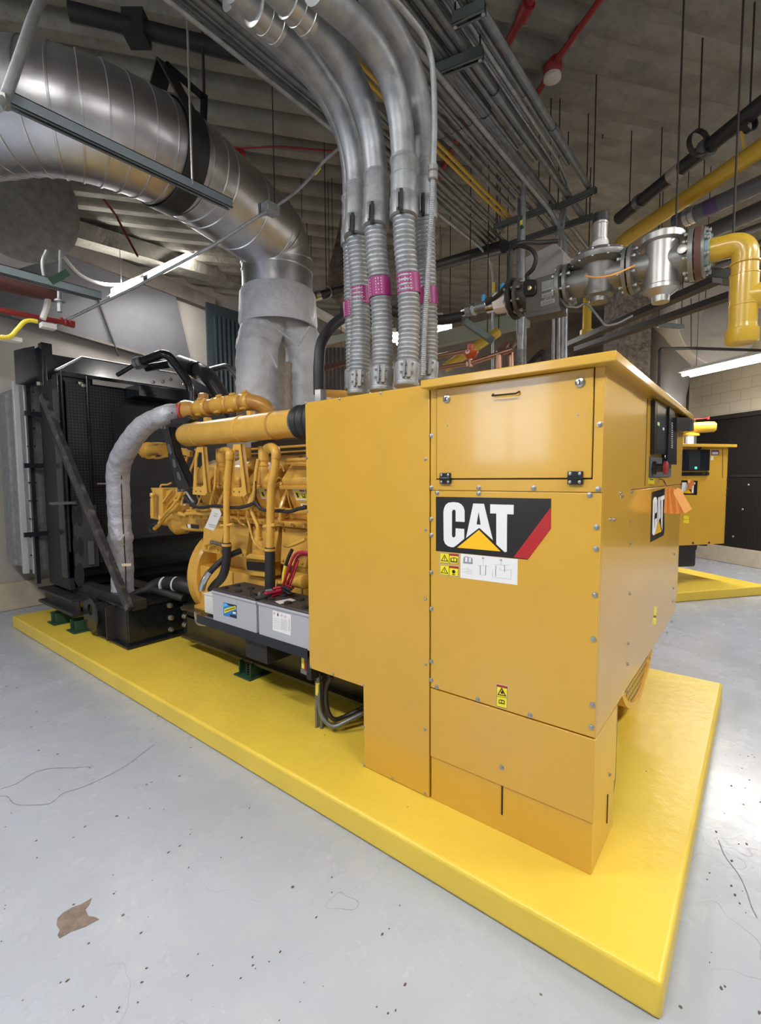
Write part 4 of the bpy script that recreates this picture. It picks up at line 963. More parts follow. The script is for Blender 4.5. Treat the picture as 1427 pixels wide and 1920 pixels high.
a = p(171, 717); b = p(345, 744); b.z = a.z
rp_('cross_bar', MB().beam(a+V((0,-.04,0)), b+V((0,-.04,0)), .02, .05), mat('painted_sheen_bar', (.45, .43, .40, 1), .35, .2))  # pale colour paints a line of sheen across the dark radiator front
a = p(180, 907); rp_('cross_bar', MB().beam(a+V((0,-.03,0)), V((3.3, a.y-.03, a.z)), .015, .018), mat('painted_sheen_bar', (0,0,0,1)))
for (u, v) in ((149, 719), (154, 723)):
    rp_('bolt_head', MB().lathe(p(u, v)+V((0,-.02,0)), (0,-1,0), [(.022, 0), (.022, .012), (.012, .018)], 10), ZINC)
# side plate of the core, post, clip plate, ovals
rp_('top_plate', MB().prism([(1.62, 6.10, 2.62), (1.62, 6.10, 2.96), (1.70, 6.10, 3.0), (1.80, 6.10, 3.04), (1.80, 6.10, 2.62)], (0, .02, 0)), BLK)
q = at(46, 665, y=6.1); 
rp_('corner_plate', MB().prism([at(38, 657, y=6.12), at(50, 661, y=6.12), at(62, 655, y=6.12), at(76, 648, y=6.12), at(78, 716, y=6.12), at(40, 713, y=6.12)], (0, .012, 0)), BLK)
rp_('bolt_head', MB().lathe(at(46, 667, y=6.12), (0,-1,0), [(.022, 0), (.022, .012), (.012, .018)], 10), STEEL)
a = at(75, 642, y=6.05); b = at(88, 1100, y=6.05)
rp_('corner_post', MB().box(a.x, a.x+.10, 6.02, 6.12, .45, a.z), BLK, bevel=.004)
rp_('side_plate', MB().box(1.82, 1.86, 5.5, 6.1, .5, 2.62), BLKM)
g1 = at(45, 800, y=6.12)
for (u, z0_, z1_) in ((48, .6, 2.62),):
    rp_('inner_post', MB().box(at(52, 800, y=6.14).x, at(60, 800, y=6.14).x, 6.13, 6.2, .5, 2.62), BLK)
for v in (775, 873, 1003):
    a = at(44, v, y=6.10); rp_('tie_strip', MB().box(a.x, 1.86, 6.07, 6.1, a.z-.025, a.z+.025), BLK)
# lower web with oval cut-outs facing us (dark ovals stand proud as holes' shadowed insets)
W0 = at(137, 945, y=5.45); W1 = at(163, 1105, y=5.45)
a = at(136, 945, y=5.44).x; b = at(183, 1000, y=5.44).x
rp_('perforated_web', MB().box(a, b, 5.44, 5.455, .72, at(150, 948, y=5.44).z), mat('dusty_dark_steel', (.05,.05,.052,1), .5))
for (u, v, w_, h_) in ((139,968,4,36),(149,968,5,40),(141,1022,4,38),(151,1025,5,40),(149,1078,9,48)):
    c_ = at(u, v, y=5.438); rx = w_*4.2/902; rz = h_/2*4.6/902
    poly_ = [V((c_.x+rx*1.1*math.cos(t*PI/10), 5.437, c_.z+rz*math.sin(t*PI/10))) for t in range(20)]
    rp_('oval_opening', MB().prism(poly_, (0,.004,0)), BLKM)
a = at(165, 1015, y=5.43); rp_('side_bar', MB().box(a.x, a.x+.05, 5.42, 5.44, .75, a.z), mat('dull_grey_bar', (.10,.10,.11,1), .5))
a = at(95, 944, y=5.46); b = at(137, 950, y=5.46)
rp_('ledge', MB().box(a.x, b.x, 5.38, 5.5, a.z-.012, a.z+.012), mat('dull_grey_bar', (.10,.10,.11,1)))
# diagonal brace
brc = [at(62, 735, x=1.87)]
a = at(80, 742, x=1.70); b = at(243, 1142, x=1.87)
rp_('diagonal_brace', MB().beam(a, b, .09, .045, (1,0,0)), mat('worn_black_angle', (.03,.03,.032,1), .3, noise=(14, (.13,.12,.115,1), .5, .7)))
a = at(104, 820, x=1.76); b = at(205, 1060, x=1.86); rp_('diagonal_brace', MB().beam(a, b, .03, .04, (1,0,0)), DARK)
# coolant header pipes over the hood
hpz = smooth([at(222,700,y=5.2), at(245,686,y=5.2), at(262,678,y=5.2), at(290,672,y=5.0)], 5)
def hdr(pts, r, m=BLK, k=6, name='header_pipe'): return rp_(name, MB().tube(smooth(pts, k) if len(pts) > 2 else pts, r, 20), m)
A = at(220, 703, y=5.3); Bq = at(256, 682, y=5.1); Cq = at(312, 664, y=4.75); Dq = at(330, 668, y=4.72); Eq = at(358, 722, y=4.7); Fq = at(358, 765, y=4.7)
hdr([A, Bq], .022); hdr(fillet([Bq, Cq+V((0,0,.02)), Eq, Fq], .09, 8), .042)
for t in (.0, .35):
    c_ = Bq.lerp(Cq, .04+t*.35); d_ = (Cq-Bq).normalized()
    rp_('pipe_clamp', MB().lathe(c_, d_, [(.045,-.02),(.062,-.02),(.062,.02),(.045,.02)], 24), mat('zinc_clamp', (.32,.33,.33,1), .4, .8))
hdr([at(275,690,y=5.2), at(320,682,y=4.9)], .04)
hdr(fillet([at(336,680,y=5.3), at(372,693,y=5.0), at(392,706,y=4.8), at(440,780,y=4.6)], .12, 8), .085, mat('satin_black_pipe', (.05,.047,.045,1), .35))
c_ = at(366,693,y=5.02); rp_('pipe_clamp', MB().lathe(c_, (at(392,706,y=4.8)-at(336,680,y=5.3)).normalized(), [(.085,-.03),(.095,-.03),(.095,.03),(.085,.03)], 28), BLK)
hdr(fillet([at(392,694,y=5.3), at(428,685,y=5.0), at(450,715,y=4.9)], .08, 8), .035, mat('zinc_clamp', (0,0,0,1)))
rp_('header_bracket', MB().box(at(255,705,y=5.2).x, at(350,725,y=5.2).x, 5.15, 5.45, 2.5, 2.62), BLK, bevel=.004)
for (u, v) in ((287,717),(305,716),(320,712),(340,720)): rp_('bolt_head', MB().lathe(at(u, v, y=5.14), (0,-1,0), [(.018,0),(.018,.012),(.01,.016)], 10), STEEL)
MB().box(2.3, 3.3, 3.96, 3.99, .5, .9) if False else None
rp_('fan_guard_plate', MB().box(2.3, 3.5, 5.2, 5.5, 1.0, 2.4), BLKM)

# galvanised plenum between radiator and wall
pn = thing('discharge_plenum', 'pale galvanised sheet plenum with flange strips left of the radiator', 'duct', (2.4, 6.8, .58))
MB().box(1.74, 3.7, 6.24, 7.30, .62, 2.66).build('plenum_casing', GALV, pn, bevel=.004)
for (u0, u1) in ((33, 44), (52, 64)):
    a = at(u0, 900, y=6.22); b = at(u1, 900, y=6.22)
    MB().box(a.x, b.x, 6.19, 6.24, at(u0, 1077, y=6.22).z, at(u0, 716, y=6.22).z).build('flange_strip', mat('pale_flange', (.52,.55,.58,1), .45, .4), pn, bevel=.003)
for v in range(735, 1070, 34):
    for u_ in (49, 62):
        a = at(u_+(v-735)*.03, v, y=6.185); MB().lathe(a, (0,-1,0), [(.009, 0), (.009, .012)], 8).build('flange_bolt', BROWN, pn)
for yy in (6.5, 6.9):
    MB().box(1.715, 1.74, yy, yy+.05, .62, 2.62).build('standing_seam', GALV, pn)
# ---------------------------------------------------------------- base frame (skid)
sk = thing('base_frame', 'long black steel base frame carrying engine and radiator on green spring mounts', 'frame', (2.8, 3.2, PT))
def sp(name, mb, m=DARK, **k): return mb.build(name, m, sk, **k)
XR = 2.22
sp('side_rail', MB().box(XR, XR+.03, .7, 3.98, .24, .50).box(XR-.06, XR+.09, .7, 3.98, .23, .25).box(XR-.06, XR+.09, .7, 3.98, .485, .505), mat('olive_dark_steel', (.05,.042,.018,1), .35))
sp('side_rail', MB().box(3.50, 3.56, .7, 6.15, .23, .50))
sp('deck_plate', MB().box(XR, 3.54, .9, 3.98, .40, .42).box(2.46, 3.54, 3.98, 6.1, .40, .42), BLKM)
sp('side_rail', MB().box(2.46, 2.49, 4.0, 6.15, .23, .50))
sp('radiator_foot', MB().box(1.72, 1.88, 5.2, 6.15, .30, .33).box(1.78, 1.80, 5.2, 6.15, .33, .44).box(1.72, 1.88, 5.2, 6.15, .44, .46).box(1.88, 2.3, 4.8, 6.1, .44, .47), DARK, bevel=.003)
sp('upper_rail', MB().box(1.90, 2.02, 4.3, 5.7, .47, .56), DARK, bevel=.003)
# outrigger: boxed bracket with bolts nearest the camera
o1 = at(245, 1212, z=.14)
oy = 4.36
sp('outrigger', MB().prism([(1.88, oy, .145), (2.42, oy+.02, .145), (2.42, oy+.02, .49), (1.88, oy, .49)], (0,.02,0)).box(1.84, 2.44, oy-.05, 5.0, .135, .155).box(1.86, 2.44, oy-.02, 5.0, .48, .50), BLK, bevel=.004)
sp('outrigger_web', MB().prism([(1.885, 4.4, .15), (1.885, 5.1, .20), (1.885, 5.1, .44), (1.885, 4.4, .48)], (.02,0,0)), DARK)
for yy in (4.62, 4.84): sp('outrigger_stiffener', MB().box(1.80, 1.885, yy, yy+.015, .16, .47), DARK)
# round lifting eye plate
c_ = V((1.82, 4.98, .34)); pts_ = [V((1.82, c_.y+.17*math.cos(t), c_.z+.17*math.sin(t))) for t in [k*PI/12 for k in range(24)]]
sp('lifting_eye', MB().ringprism(pts_, [V((1.82, c_.y+.055*math.cos(t), c_.z+.05+.055*math.sin(t))) for t in [k*PI/12 for k in range(24)]], (-.02,0,0)), BLK)
for (u, v) in ((318,1135),(320,1158),(320,1180)):
    sp('big_bolt', MB().lathe(at(u, v, y=oy+.014), (0,-1,0), [(.026,0),(.026,.006),(.021,.008),(.021,.028),(.012,.032)], 16), ZINC)
for (u, v) in ((344,1140),(345,1155),(345,1171)):
    sp('big_bolt', MB().lathe(at(u, v, y=4.05), (0,-1,0), [(.024,0),(.024,.006),(.019,.008),(.019,.035),(.012,.04)], 16), ZINC)
sp('cross_member', MB().box(2.24, 2.62, 4.02, 4.08, .2, .50), BLK, bevel=.004)
sp('insulated_crossover_pipe', MB().tube(smooth([at(280,1105,y=4.6), at(305,1094,y=4.5), at(340,1096,y=4.25), at(368,1105,y=4.1)], 6), .065, 18), RUB)
for u, y_ in ((308, 4.46), (330, 4.32)):
    c_ = at(u, 1095, y=y_); sp('pipe_band', MB().lathe(c_, V((.35,-.9,-.05)), [(.066,-.008),(.069,-.008),(.069,.008),(.066,.008)], 20), WHTP)
sp('curved_pipe', MB().tube(smooth([at(245,1118,y=4.7), at(275,1106,y=4.6), at(310,1112,y=4.4), at(345,1122,y=4.2)], 6), .035, 14), DARK)
# battery tray
sp('battery_tray', MB().box(1.83, 2.16, 1.99, 3.14, .615, .645).box(1.825, 1.84, 1.99, 3.14, .60, .66), BLK)
sp('tray_bracket', MB().box(1.86, 2.22, 2.40, 2.62, .46, .615), BLKM, bevel=.004); sp('tray_bracket', MB().box(1.86, 2.22, 2.0, 2.04, .46, .615), BLKM, bevel=.004)
sp('tray_pipe', MB().tube(smooth([at(372,1150,x=1.95), at(380,1164,x=1.93), at(400,1170,x=1.93), at(440,1180,x=1.95)], 5), .012, 10).tube(smooth([at(366,1148,x=1.95), at(370,1168,x=1.93), at(388,1172,x=1.93)], 5), .010, 10), STEEL)
# spring mounts
def isolator(x, y):
    t = thing('spring_mount', 'dark green spring mount under the base frame', 'mount', (x, y, PT))
    MB().box(x-.10, x+.10, y-.10, y+.10, PT, PT+.012).box(x-.07, x+.07, y-.075, y-.06, PT, PT+.115).box(x-.07, x+.07, y+.06, y+.075, PT, PT+.115).build('frame', GRN, t, bevel=.002)
    sp_ = [V((x-.03+.026*math.cos(k*.7), y+.026*math.sin(k*.7), PT+.014+k*.0021)) for k in range(44)]
    MB().tube(sp_, .005, 6).build('spring', BLKM, t)
    MB().cyl((x-.05, y, PT), (x-.05, y, PT+.10), .007, 8).build('stud', GRN, t)
    return t
for k, (x, y, lb) in enumerate(((2.20, 3.02, 'dark green spring mount below the two batteries'), (1.80, 5.75, 'dark green spring mount under the far left end of the radiator'), (1.82, 5.28, 'dark green spring mount beside the rounded lifting plate'))):
    t = isolator(x, y); t['label'] = lb
# ---------------------------------------------------------------- batteries
def battery(y0, y1, label, first):
    t = thing('battery', label, 'battery', (1.95, (y0+y1)/2, .648))
    x0, x1, z0_, z1_ = 1.822, 2.10, .65, .862
    MB().prism([(x0+.006, y0+.006, z0_), (x1-.006, y0+.006, z0_), (x1-.006, y1-.006, z0_), (x0+.006, y1-.006, z0_)], (0,0,z1_-z0_)).build('case', GREYB, t, bevel=.006)
    MB().box(x0, x1, y0, y1, z1_-.016, z1_).build('case_rim', GREYB, t, bevel=.004)
    MB().box(x0+.006, x1-.006, y0+.006, y1-.006, z1_, z1_+.014).build('lid', BTOP, t, bevel=.004)
    for i in range(3):
        for j in range(2):
            MB().lathe((x0+.06+.10*j, y0+.10+.16*i, z1_+.014), (0,0,1), [(.024,0),(.024,.010),(.014,.014)], 16).build('vent_cap', BLKM, t)
    for j in (0, 1): MB().lathe((x0+.06+.16*j, y0+.035, z1_+.014), (0,0,1), [(.013,0),(.010,.03)], 12).build('terminal', ALUD, t)
    return t
b1 = battery(2.452, 2.945, 'grey battery with a dark lid and a small blue and yellow label', True)
b2 = battery(1.955, 2.440, 'grey battery with a white warning label, tucked against the yellow terminal box', False)
S7 = (410, 1120, 9.513)
def bpoly(q, m, n, off, par): return poly(q, m, n, off, x=1.828, parent=par, sc=S7)
bpoly([(82,88),(322,140),(325,382),(88,322)], LBLU, 'blue_label', .001, b1)
bpoly([(130,100),(322,142),(322,170),(200,150)], CBLK, 'label_print', .0015, b1); bpoly([(200,300),(322,320),(323,378),(210,345)], CBLK, 'label_print', .0015, b1)
bpoly([(250,250),(322,235),(322,300),(230,280)], CBLK, 'label_print', .0015, b1); bpoly([(255,255),(310,262),(310,298),(258,288)], WHT, 'label_print', .002, b1)
bpoly([(90,110),(150,118),(160,150),(90,170)], mat('label_light_blue', (.15,.45,.85,1), .4), 'label_print', .0015, b1)
bpoly([(105,205),(302,150),(308,205),(105,282)], LYEL, 'label_banner', .002, b1)
for k in range(9): bpoly([(122+k*20,222-k*6.2),(134+k*20,219-k*6.2),(132+k*20,250-k*6.2),(120+k*20,254-k*6.2)], CBLK, 'label_letter', .0025, b1)
bpoly([(965,232),(1287,312),(1285,682),(965,580)], WHT, 'warning_label', .001, b2)
PKL = mat('pale_red_print', (.65,.25,.28,1), .5)
for (cx2, cy2) in ((995,282),(1125,320),(1190,345)):
    for r_, mm, of in ((30, PKL, .0015), (24, WHT, .0018)):
        bpoly([(cx2+r_*math.cos(t*PI/2), cy2+r_*math.sin(t*PI/2)) for t in range(4)], mm, 'label_symbol', of, b2)
    bpoly([(cx2-6,cy2-8),(cx2+6,cy2-5),(cx2+6,cy2+10),(cx2-6,cy2+8)], CBLK, 'label_symbol', .0022, b2)
bpoly([(1052,285),(1064,270),(1072,330),(1060,340),(1048,320)], CBLK, 'label_symbol', .0022, b2)
for k in range(12):
    y_ = 360+k*17; bpoly([(1110,y_+18),(1225,y_+46),(1225,y_+50),(1110,y_+22)], INK, 'label_line', .0015, b2)
    if k % 2: bpoly([(980,y_-8),(1090,y_+16),(1090,y_+20),(980,y_-4)], INK, 'label_line', .0015, b2)
bpoly([(1255,380),(1264,382),(1264,610),(1255,606)], INK, 'label_line', .0015, b2)
# white end case left of the first battery
wb = MB().box(1.90, 2.12, 2.96, 3.16, .655, .79).box(1.895, 2.125, 2.957, 3.165, .79, .80)
tag(wb.build('plastic_box', WHTP, bevel=.004), 'small open white plastic box beside the labelled battery', 'box')
# jumper clamps and cables
def clamp(p0, p1, m, label):
    p0 = V(p0); p1 = V(p1); t = thing('cable_clamp', label, 'clamp', p0); d_ = (p1-p0).normalized(); s_ = d_.cross(V((0,0,1))).normalized()
    MB().beam(p0+V((0,0,.012)), p1+V((0,0,.024)), .030, .014).build('upper_grip', m, t, bevel=.005)
    MB().beam(p0, p1, .030, .012).build('lower_grip', m, t, bevel=.005)
    MB().beam(p0, p0-d_*.05, .022, .02).build('jaw', ALUD, t, bevel=.004)
    return t
zt = .885
clamp(at(512,1107,z=.90), at(552,1102,z=.91), REDC, 'red cable clamp resting behind on the battery lids')
clamp(at(527,1112,z=.885), at(497,1120,z=.885), REDC, 'red cable clamp lying across the gap between the batteries')
clamp(at(525,1100,z=.91), at(545,1113,z=.91), BLKM, 'black cable clamp on the second battery terminal')
def cable(pts, r, m, label, cat='cable', name='battery_cable', group=None, k=6):
    return tag(MB().tube(smooth(pts, k), r, 10).build(name, m), label, cat, group)
cable([at(470,1110,z=.89), at(480,1120,z=.89), at(500,1118,z=.895), at(515,1108,z=.9)], .010, RUB, 'short black battery cable looped over the lid of the labelled battery')
cable([at(530,1100,x=2.02), at(540,1070,x=2.02), at(552,1042,x=2.02), at(565,1035,x=2.02), at(585,1038,x=2.03)], .009, REDC, 'outer crimson battery cable looping up beside the terminal box')
cable([at(536,1102,x=2.05), at(547,1075,x=2.05), at(558,1045,x=2.05), at(572,1040,x=2.05), at(590,1046,x=2.05)], .009, REDC, 'inner crimson battery cable looping up beside the terminal box')
cable([at(541,1103,x=2.0), at(551,1078,x=2.0), at(560,1050,x=2.0)], .006, REDC, 'thin crimson wire between the two battery cables')
cable([at(548,1030,x=2.06), at(541,1045,x=2.05), at(536,1060,x=2.05)], .012, RUB, 'black cable end above the yellow insulated lug', 'cable')
cable([at(536,1060,x=2.05), at(532,1080,x=2.05), at(534,1100,x=2.05)], .013, YELB, 'yellow cable boot hanging by the starter motor', 'cable')
bxm = MB().box(1.98, 2.06, 2.0, 2.07, 1.03, 1.12)
tag(bxm.build('relay_box', BLKM, bevel=.006), 'small black relay with yellow mark beside the terminal box', 'relay')
# lid label
MB().prism([at(515,1128,z=.8785), at(545,1122,z=.8785), at(555,1126,z=.8785), at(525,1133,z=.8785)], (0,0,.001)).build('lid_label', PAPER, b2)

# small junction box and bent conduits under the terminal box
jb = thing('junction_box', 'small grey junction box with a red warning mark under the batteries', 'box', at(580, 1255, x=1.92))
p = at(574, 1235, x=1.9)
MB().box(1.88, 1.98, p.y-.06, p.y+.03, p.z-.09, p.z+.07).build('box', ALUD, jb, bevel=.004)
MB().box(1.873, 1.88, p.y-.045, p.y-.015, p.z-.06, p.z+.04).build('red_mark', RED, jb); MB().box(1.873, 1.88, p.y-.012, p.y+.012, p.z-.05, p.z+.02).build('yellow_mark', YELB, jb)
MB().tube(smooth([at(568,1215,x=1.88), at(562,1235,x=1.87), at(564,1252,x=1.88)], 5), .006, 8).build('wire', RUB, jb)
def cond(pts, r, label, R=.09, m=GALVD, name='conduit', group=None, cat='conduit', n=10, bands=(), sm=False):
    pp = smooth(pts, 6) if sm else fillet(pts, R, 6)
    if not bands: return tag(MB().tube(pp, r, n).build(name, m), label, cat, group)
    t = thing(name, label, cat, pp[0], group); MB().tube(pp, r, n).build('pipe', m, t)
    for (a, b_, mm) in bands: MB().tube([a, b_], r+.002, n).build('colour_band', mm, t)
    return t
xx = 1.93
cond([at(597,1262,x=xx), at(599,1320,x=xx), at(605,1345,x=xx), at(625,1362,x=xx+.03), at(655,1350,x=xx+.1), at(690,1332,x=xx+.2)], .014, 'outer sealed conduit with a yellow band, bending under the terminal box', sm=True, n=12, bands=((at(597,1279,x=xx), at(597,1302,x=xx), YELB),))
cond([at(622,1268,x=xx+.02), at(612,1290,x=xx+.02), at(613,1325,x=xx+.02), at(625,1348,x=xx+.04), at(650,1342,x=xx+.12), at(690,1322,x=xx+.22)], .013, 'inner flexible conduit curving under the terminal box', sm=True, n=12, m=DARK)
cond([at(594,1275,x=1.95), V((at(594,1370,x=1.95).x, at(594,1370,x=1.95).y, PT))], .011, 'thin grey conduit leg standing on the plinth, left of the pair', m=GALVD)
cond([at(603,1275,x=1.96), V((at(603,1372,x=1.96).x, at(603,1372,x=1.96).y, PT))], .011, 'thin grey conduit leg standing on the plinth, right of the pair', m=GALVD)
MB()
tag(MB().beam(V((1.99, at(606,1300,x=1.99).y, PT)), V((1.99, at(606,1300,x=1.99).y, .56)), .05, .03, (0,1,0)).build('strut_post', GALVD), 'dull strut post behind the bent conduits under the terminal box', 'strut')

# ---------------------------------------------------------------- thick flexible conduits and their rigid bends overhead
def bigcond(base, flexpts, coup, rigid, r, tape, label, clampang=None):
    """base fitting, corrugated part, coupling, rigid bend; all on real positions"""
    t = thing('thick_conduit', label, 'conduit', flexpts[0], 'thick conduits rising from the terminal box')
    fp = smooth(flexpts, 10); rf = r*.93
    corrugated(fp, rf).build('flexible_section', GALV, t, angle=60)
    # lower fitting
    b0 = V(flexpts[0]); up = (V(fp[4])-V(fp[0])).normalized()
    f = MB().lathe(b0, up, [(r*1.02,-.02), (r*1.06,-.015), (r*1.06, 0), (r*.98, .004), (r*1.0,.03), (r*1.03,.035), (r*1.03,.095), (r*.95,.10)], 28).build('lower_fitting', GALV, t)
    cl = V((-.8,-.6,0)).normalized(); sd2 = V((.6,-.8,0))
    MB().obox(b0+up*.06+cl*r*1.06+sd2*r*.15, cl*.012, sd2*.010, up*.045).build('clamp_lug', ALUD, t, bevel=.002)
    MB().obox(b0+up*.06+cl*r*1.06-sd2*r*.28, cl*.012, sd2*.006, up*.045).build('clamp_lug', GALVD, t, bevel=.002)
    for h_ in (-.02, .02): MB().cyl(b0+up*(.06+h_)+cl*r*1.12+sd2*.03, b0+up*(.06+h_)+cl*r*1.12-sd2*.035, .006, 8).build('clamp_bolt', ZINC, t)
    # coupling
    c0_, c1_ = V(coup[0]), V(coup[1]); d_ = (c1_-c0_); L = d_.length; d_.normalize()
    MB().lathe(c0_, d_, [(r*.95, -.008), (r*1.12, -.004), (r*1.14, 0), (r*1.14, L*.30), (r*1.05, L*.36), (r*1.06, L*.38), (r*1.06, L*.68), (r*1.10, L*.69), (r*1.10, L*.72), (r*1.04, L*.73), (r*1.04, L*.93), (r*1.13, L*.95), (r*1.13, L), (r, L+.006)], 30).build('coupling', GALV, t)
    MB().obox(c0_+d_*L*.14+cl*r*1.16+V((-.5,.5,0))*.02, cl*.02, sd2*.008, d_*.05).build('clamp_lug', DARK, t, bevel=.002)
    MB().obox(c0_+d_*L*.16+cl*r*1.16+V((-.5,.5,0))*.045, cl*.016, sd2*.005, d_*.045).build('clamp_lug', ALUD, t, bevel=.002)
    # rigid bend
    MB().tube(rigid, r*.98, 28).build('rigid_bend', GALV, t)
    if tape:
        i = min(range(len(fp)), key=lambda k: abs(fp[k].z-tape)); a = fp[i-1]; d2 = (fp[i+1]-fp[i-1]).normalized(); a = fp[i]
        MB().lathe(a, d2, [(rf+.001,-.055), (rf+.004,-.055), (rf+.004,.055), (rf+.001,.055)], 28, cap=False).build('magenta_tape', MAG, t)
        pr = MB()
        for col_, ang in ((0, 2.05), (1, 2.75), (2, 3.0), (3, 3.2)):
            for k in range(7):
                h_ = -.045+k*.0145; o_ = V((-math.cos(ang-2.3)*.75-.1, -math.sin(ang-2.6)*1.2-.2, 0)).normalized(); w_ = o_.cross(d2)
                pr.obox(a+d2*h_+o_*(rf+.0048), w_*.004, o_*.0004, d2*.0042)
        pr.build('tape_print', PAPER, t)
    return t
def rig(y, cpx, xv, coupend):
    """rigid bend: up from the coupling, then turning towards -x under the ceiling"""
    pts = [coupend] + [at(u, v, y=y+dy) for (u, v, dy) in cpx]
    return smooth(pts, 8)
def vpath(y0, zz, uv, y):   # points seen at (u,v) at plane y
    return [at(u, v, y=y) for (u, v) in uv]
C3 = bigcond(None, vpath(0,0,[(762,718),(765,660),(767,600),(764,520),(759,460),(757,408)], 1.42), (at(757,407,y=1.42), at(757,300,y=1.43)),
    smooth([at(757,303,y=1.43), at(751,225,y=1.43), at(736,160,y=1.43), at(712,105,y=1.43), at(680,60,y=1.43), at(640,20,y=1.42), at(590,-25,y=1.42)], 8), .060, None, 'thickest-looking flexible conduit, third from the left, clamped nearest the control cabinet')
C2 = bigcond(None, vpath(0,0,[(715,727),(717,670),(716,600),(712,530),(707,480),(704,428)], 1.58), (at(704,427,y=1.58), at(706,330,y=1.60)),
    smooth([at(706,332,y=1.60), at(700,270,y=1.60), at(686,210,y=1.60), at(660,145,y=1.60), at(625,90,y=1.60), at(585,45,y=1.60), at(540,0,y=1.60), at(500,-40,y=1.60)], 8), .060, None, 'flexible conduit second from the left in the front row')
C1 = bigcond(None, vpath(0,0,[(672,734),(674,680),(676,610),(675,540),(672,490),(668,446)], 1.76), (at(668,445,y=1.76), at(670,352,y=1.78)),
    smooth([at(670,354,y=1.78), at(667,310,y=1.78), at(655,250,y=1.78), at(632,190,y=1.78), at(600,140,y=1.78), at(560,90,y=1.78), at(515,45,y=1.78), at(470,5,y=1.78), at(440,-25,y=1.78)], 8), .060, None, 'leftmost flexible conduit of the front row')
C4 = bigcond(None, vpath(0,0,[(800,712),(803,650),(802,590),(800,530),(798,470),(797,412)], 1.50), (at(797,412,y=1.50), at(796,308,y=1.50)),
    smooth([at(796,310,y=1.50), at(793,240,y=1.50), at(785,180,y=1.50), at(768,120,y=1.50), at(745,70,y=1.50), at(715,20,y=1.50), at(690,-20,y=1.50)], 8), .060, None, 'flexible conduit at the right, half hidden by a thin armoured cable')
C5 = bigcond(None, vpath(0,0,[(664,725),(664,680),(663,620),(661,560),(660,500),(659,455)], 1.98), (at(659,460,y=1.98), at(660,372,y=1.98)),
    smooth([at(660,376,y=1.98), at(658,320,y=1.98), at(648,262,y=1.98), at(622,200,y=1.98), at(590,150,y=1.98), at(540,95,y=1.98), at(480,40,y=1.98), at(430,-5,y=1.98)], 8), .056, None, 'rear flexible conduit peeping out left of the front row')
for C_, y_, (u, v), r_ in ((C3, 1.42, (766, 534), .060), (C2, 1.58, (712, 541), .060), (C1, 1.76, (677, 557), .060), (C4, 1.50, (801, 557), .060), (C5, 1.98, (661, 581), .056)):
    a = at(u, v, y=y_); b = at(u-.5, v-8, y=y_); d_ = (b-a).normalized(); rf = r_*.93
    MB().lathe(a, d_, [(rf+.000,-.046), (rf+.003,-.045), (rf+.003,.045), (rf+.000,.046)], 28, cap=False).build('magenta_tape', MAG, C_)
    pr = MB()
    for ang in (.0, .55, .75, .95):
        for k in range(6):
            o_ = V((-math.cos(ang-.2), .25-1.05*ang, 0)).normalized(); w_ = o_.cross(d_)
            o_ = (o_ - d_*o_.dot(d_)).normalized()
            if ang != .75 or k % 2: pr.obox(a+d_*(-.034+k*.0135)+o_*(rf+.0034), w_*.0022, o_*.0004, d_*.0030)
    pr.build('tape_print', PAPER, C_)
# long couplings up on the rigid bends
for C_, y_, a, b in ((C1, 1.78, (520,52), (476,14)), (C2, 1.60, (578,36), (540,-2))):
    p0, p1 = at(*a, y=y_), at(*b, y=y_); d_ = (p1-p0); L = d_.length; d_.normalize()
    MB().lathe(p0, d_, [(.060, -.01), (.069, -.006), (.069, .012), (.066, .014), (.066, L*.5), (.069, L*.51), (.069, L*.56), (.066, L*.57), (.066, L*.95), (.069, L*.96), (.069, L), (.06, L+.004)], 28).build('pipe_coupling', mat('pale_coupling', (.55,.56,.55,1), .35, .8), C_)
# armoured thin cable in front of the right-hand conduit
cp = smooth([at(793,705,y=1.2), at(796,620,y=1.2), at(802,520,y=1.2), at(808,420,y=1.2), at(812,325,y=1.2)], 8)
ar = thing('armoured_cable', 'thin corrugated armoured cable hanging in front of the rightmost thick conduit', 'cable', cp[0])
corrugated(cp, .0125, .009, .003, 12).build('armour', GALV, ar, angle=60)
MB().tube(smooth([at(812,328,y=1.2), at(815,220,y=1.2), at(810,120,y=1.2), at(795,70,y=1.2), at(770,35,y=1.2), at(735,-5,y=1.2), at(700,-45,y=1.2)], 8), .013, 12).build('rigid_part', GALV, ar)
MB().lathe(at(812,325,y=1.2), (0,0,1), [(.018,-.03),(.022,-.025),(.022,0),(.018,.005),(.022,.01),(.022,.03),(.014,.035)], 14).build('connector', ALUD, ar)
# black hose rising from the terminal box and passing behind the conduits to the gas train
bh = thing('black_gas_hose', 'thick black rubber hose looping from the terminal box behind the conduits to the gas valve', 'hose', at(599,748,x=2.2))
hp2 = smooth([at(598,740,x=2.15), at(598,680,x=2.15), at(606,635,x=2.2), at(640,598,x=2.35), at(700,578,x=2.6), at(760,590,x=2.8), at(820,600,x=2.9), at(866,594,x=2.96)], 8)
MB().tube(hp2, .034, 16).build('hose', RUB, bh)
MB().lathe(at(601,742,x=2.15)+V((0,0,-.05)), (0,0,1), [(.040,0),(.040,.08),(.036,.085)], 6).build('hose_end_nut', ALUD, bh)
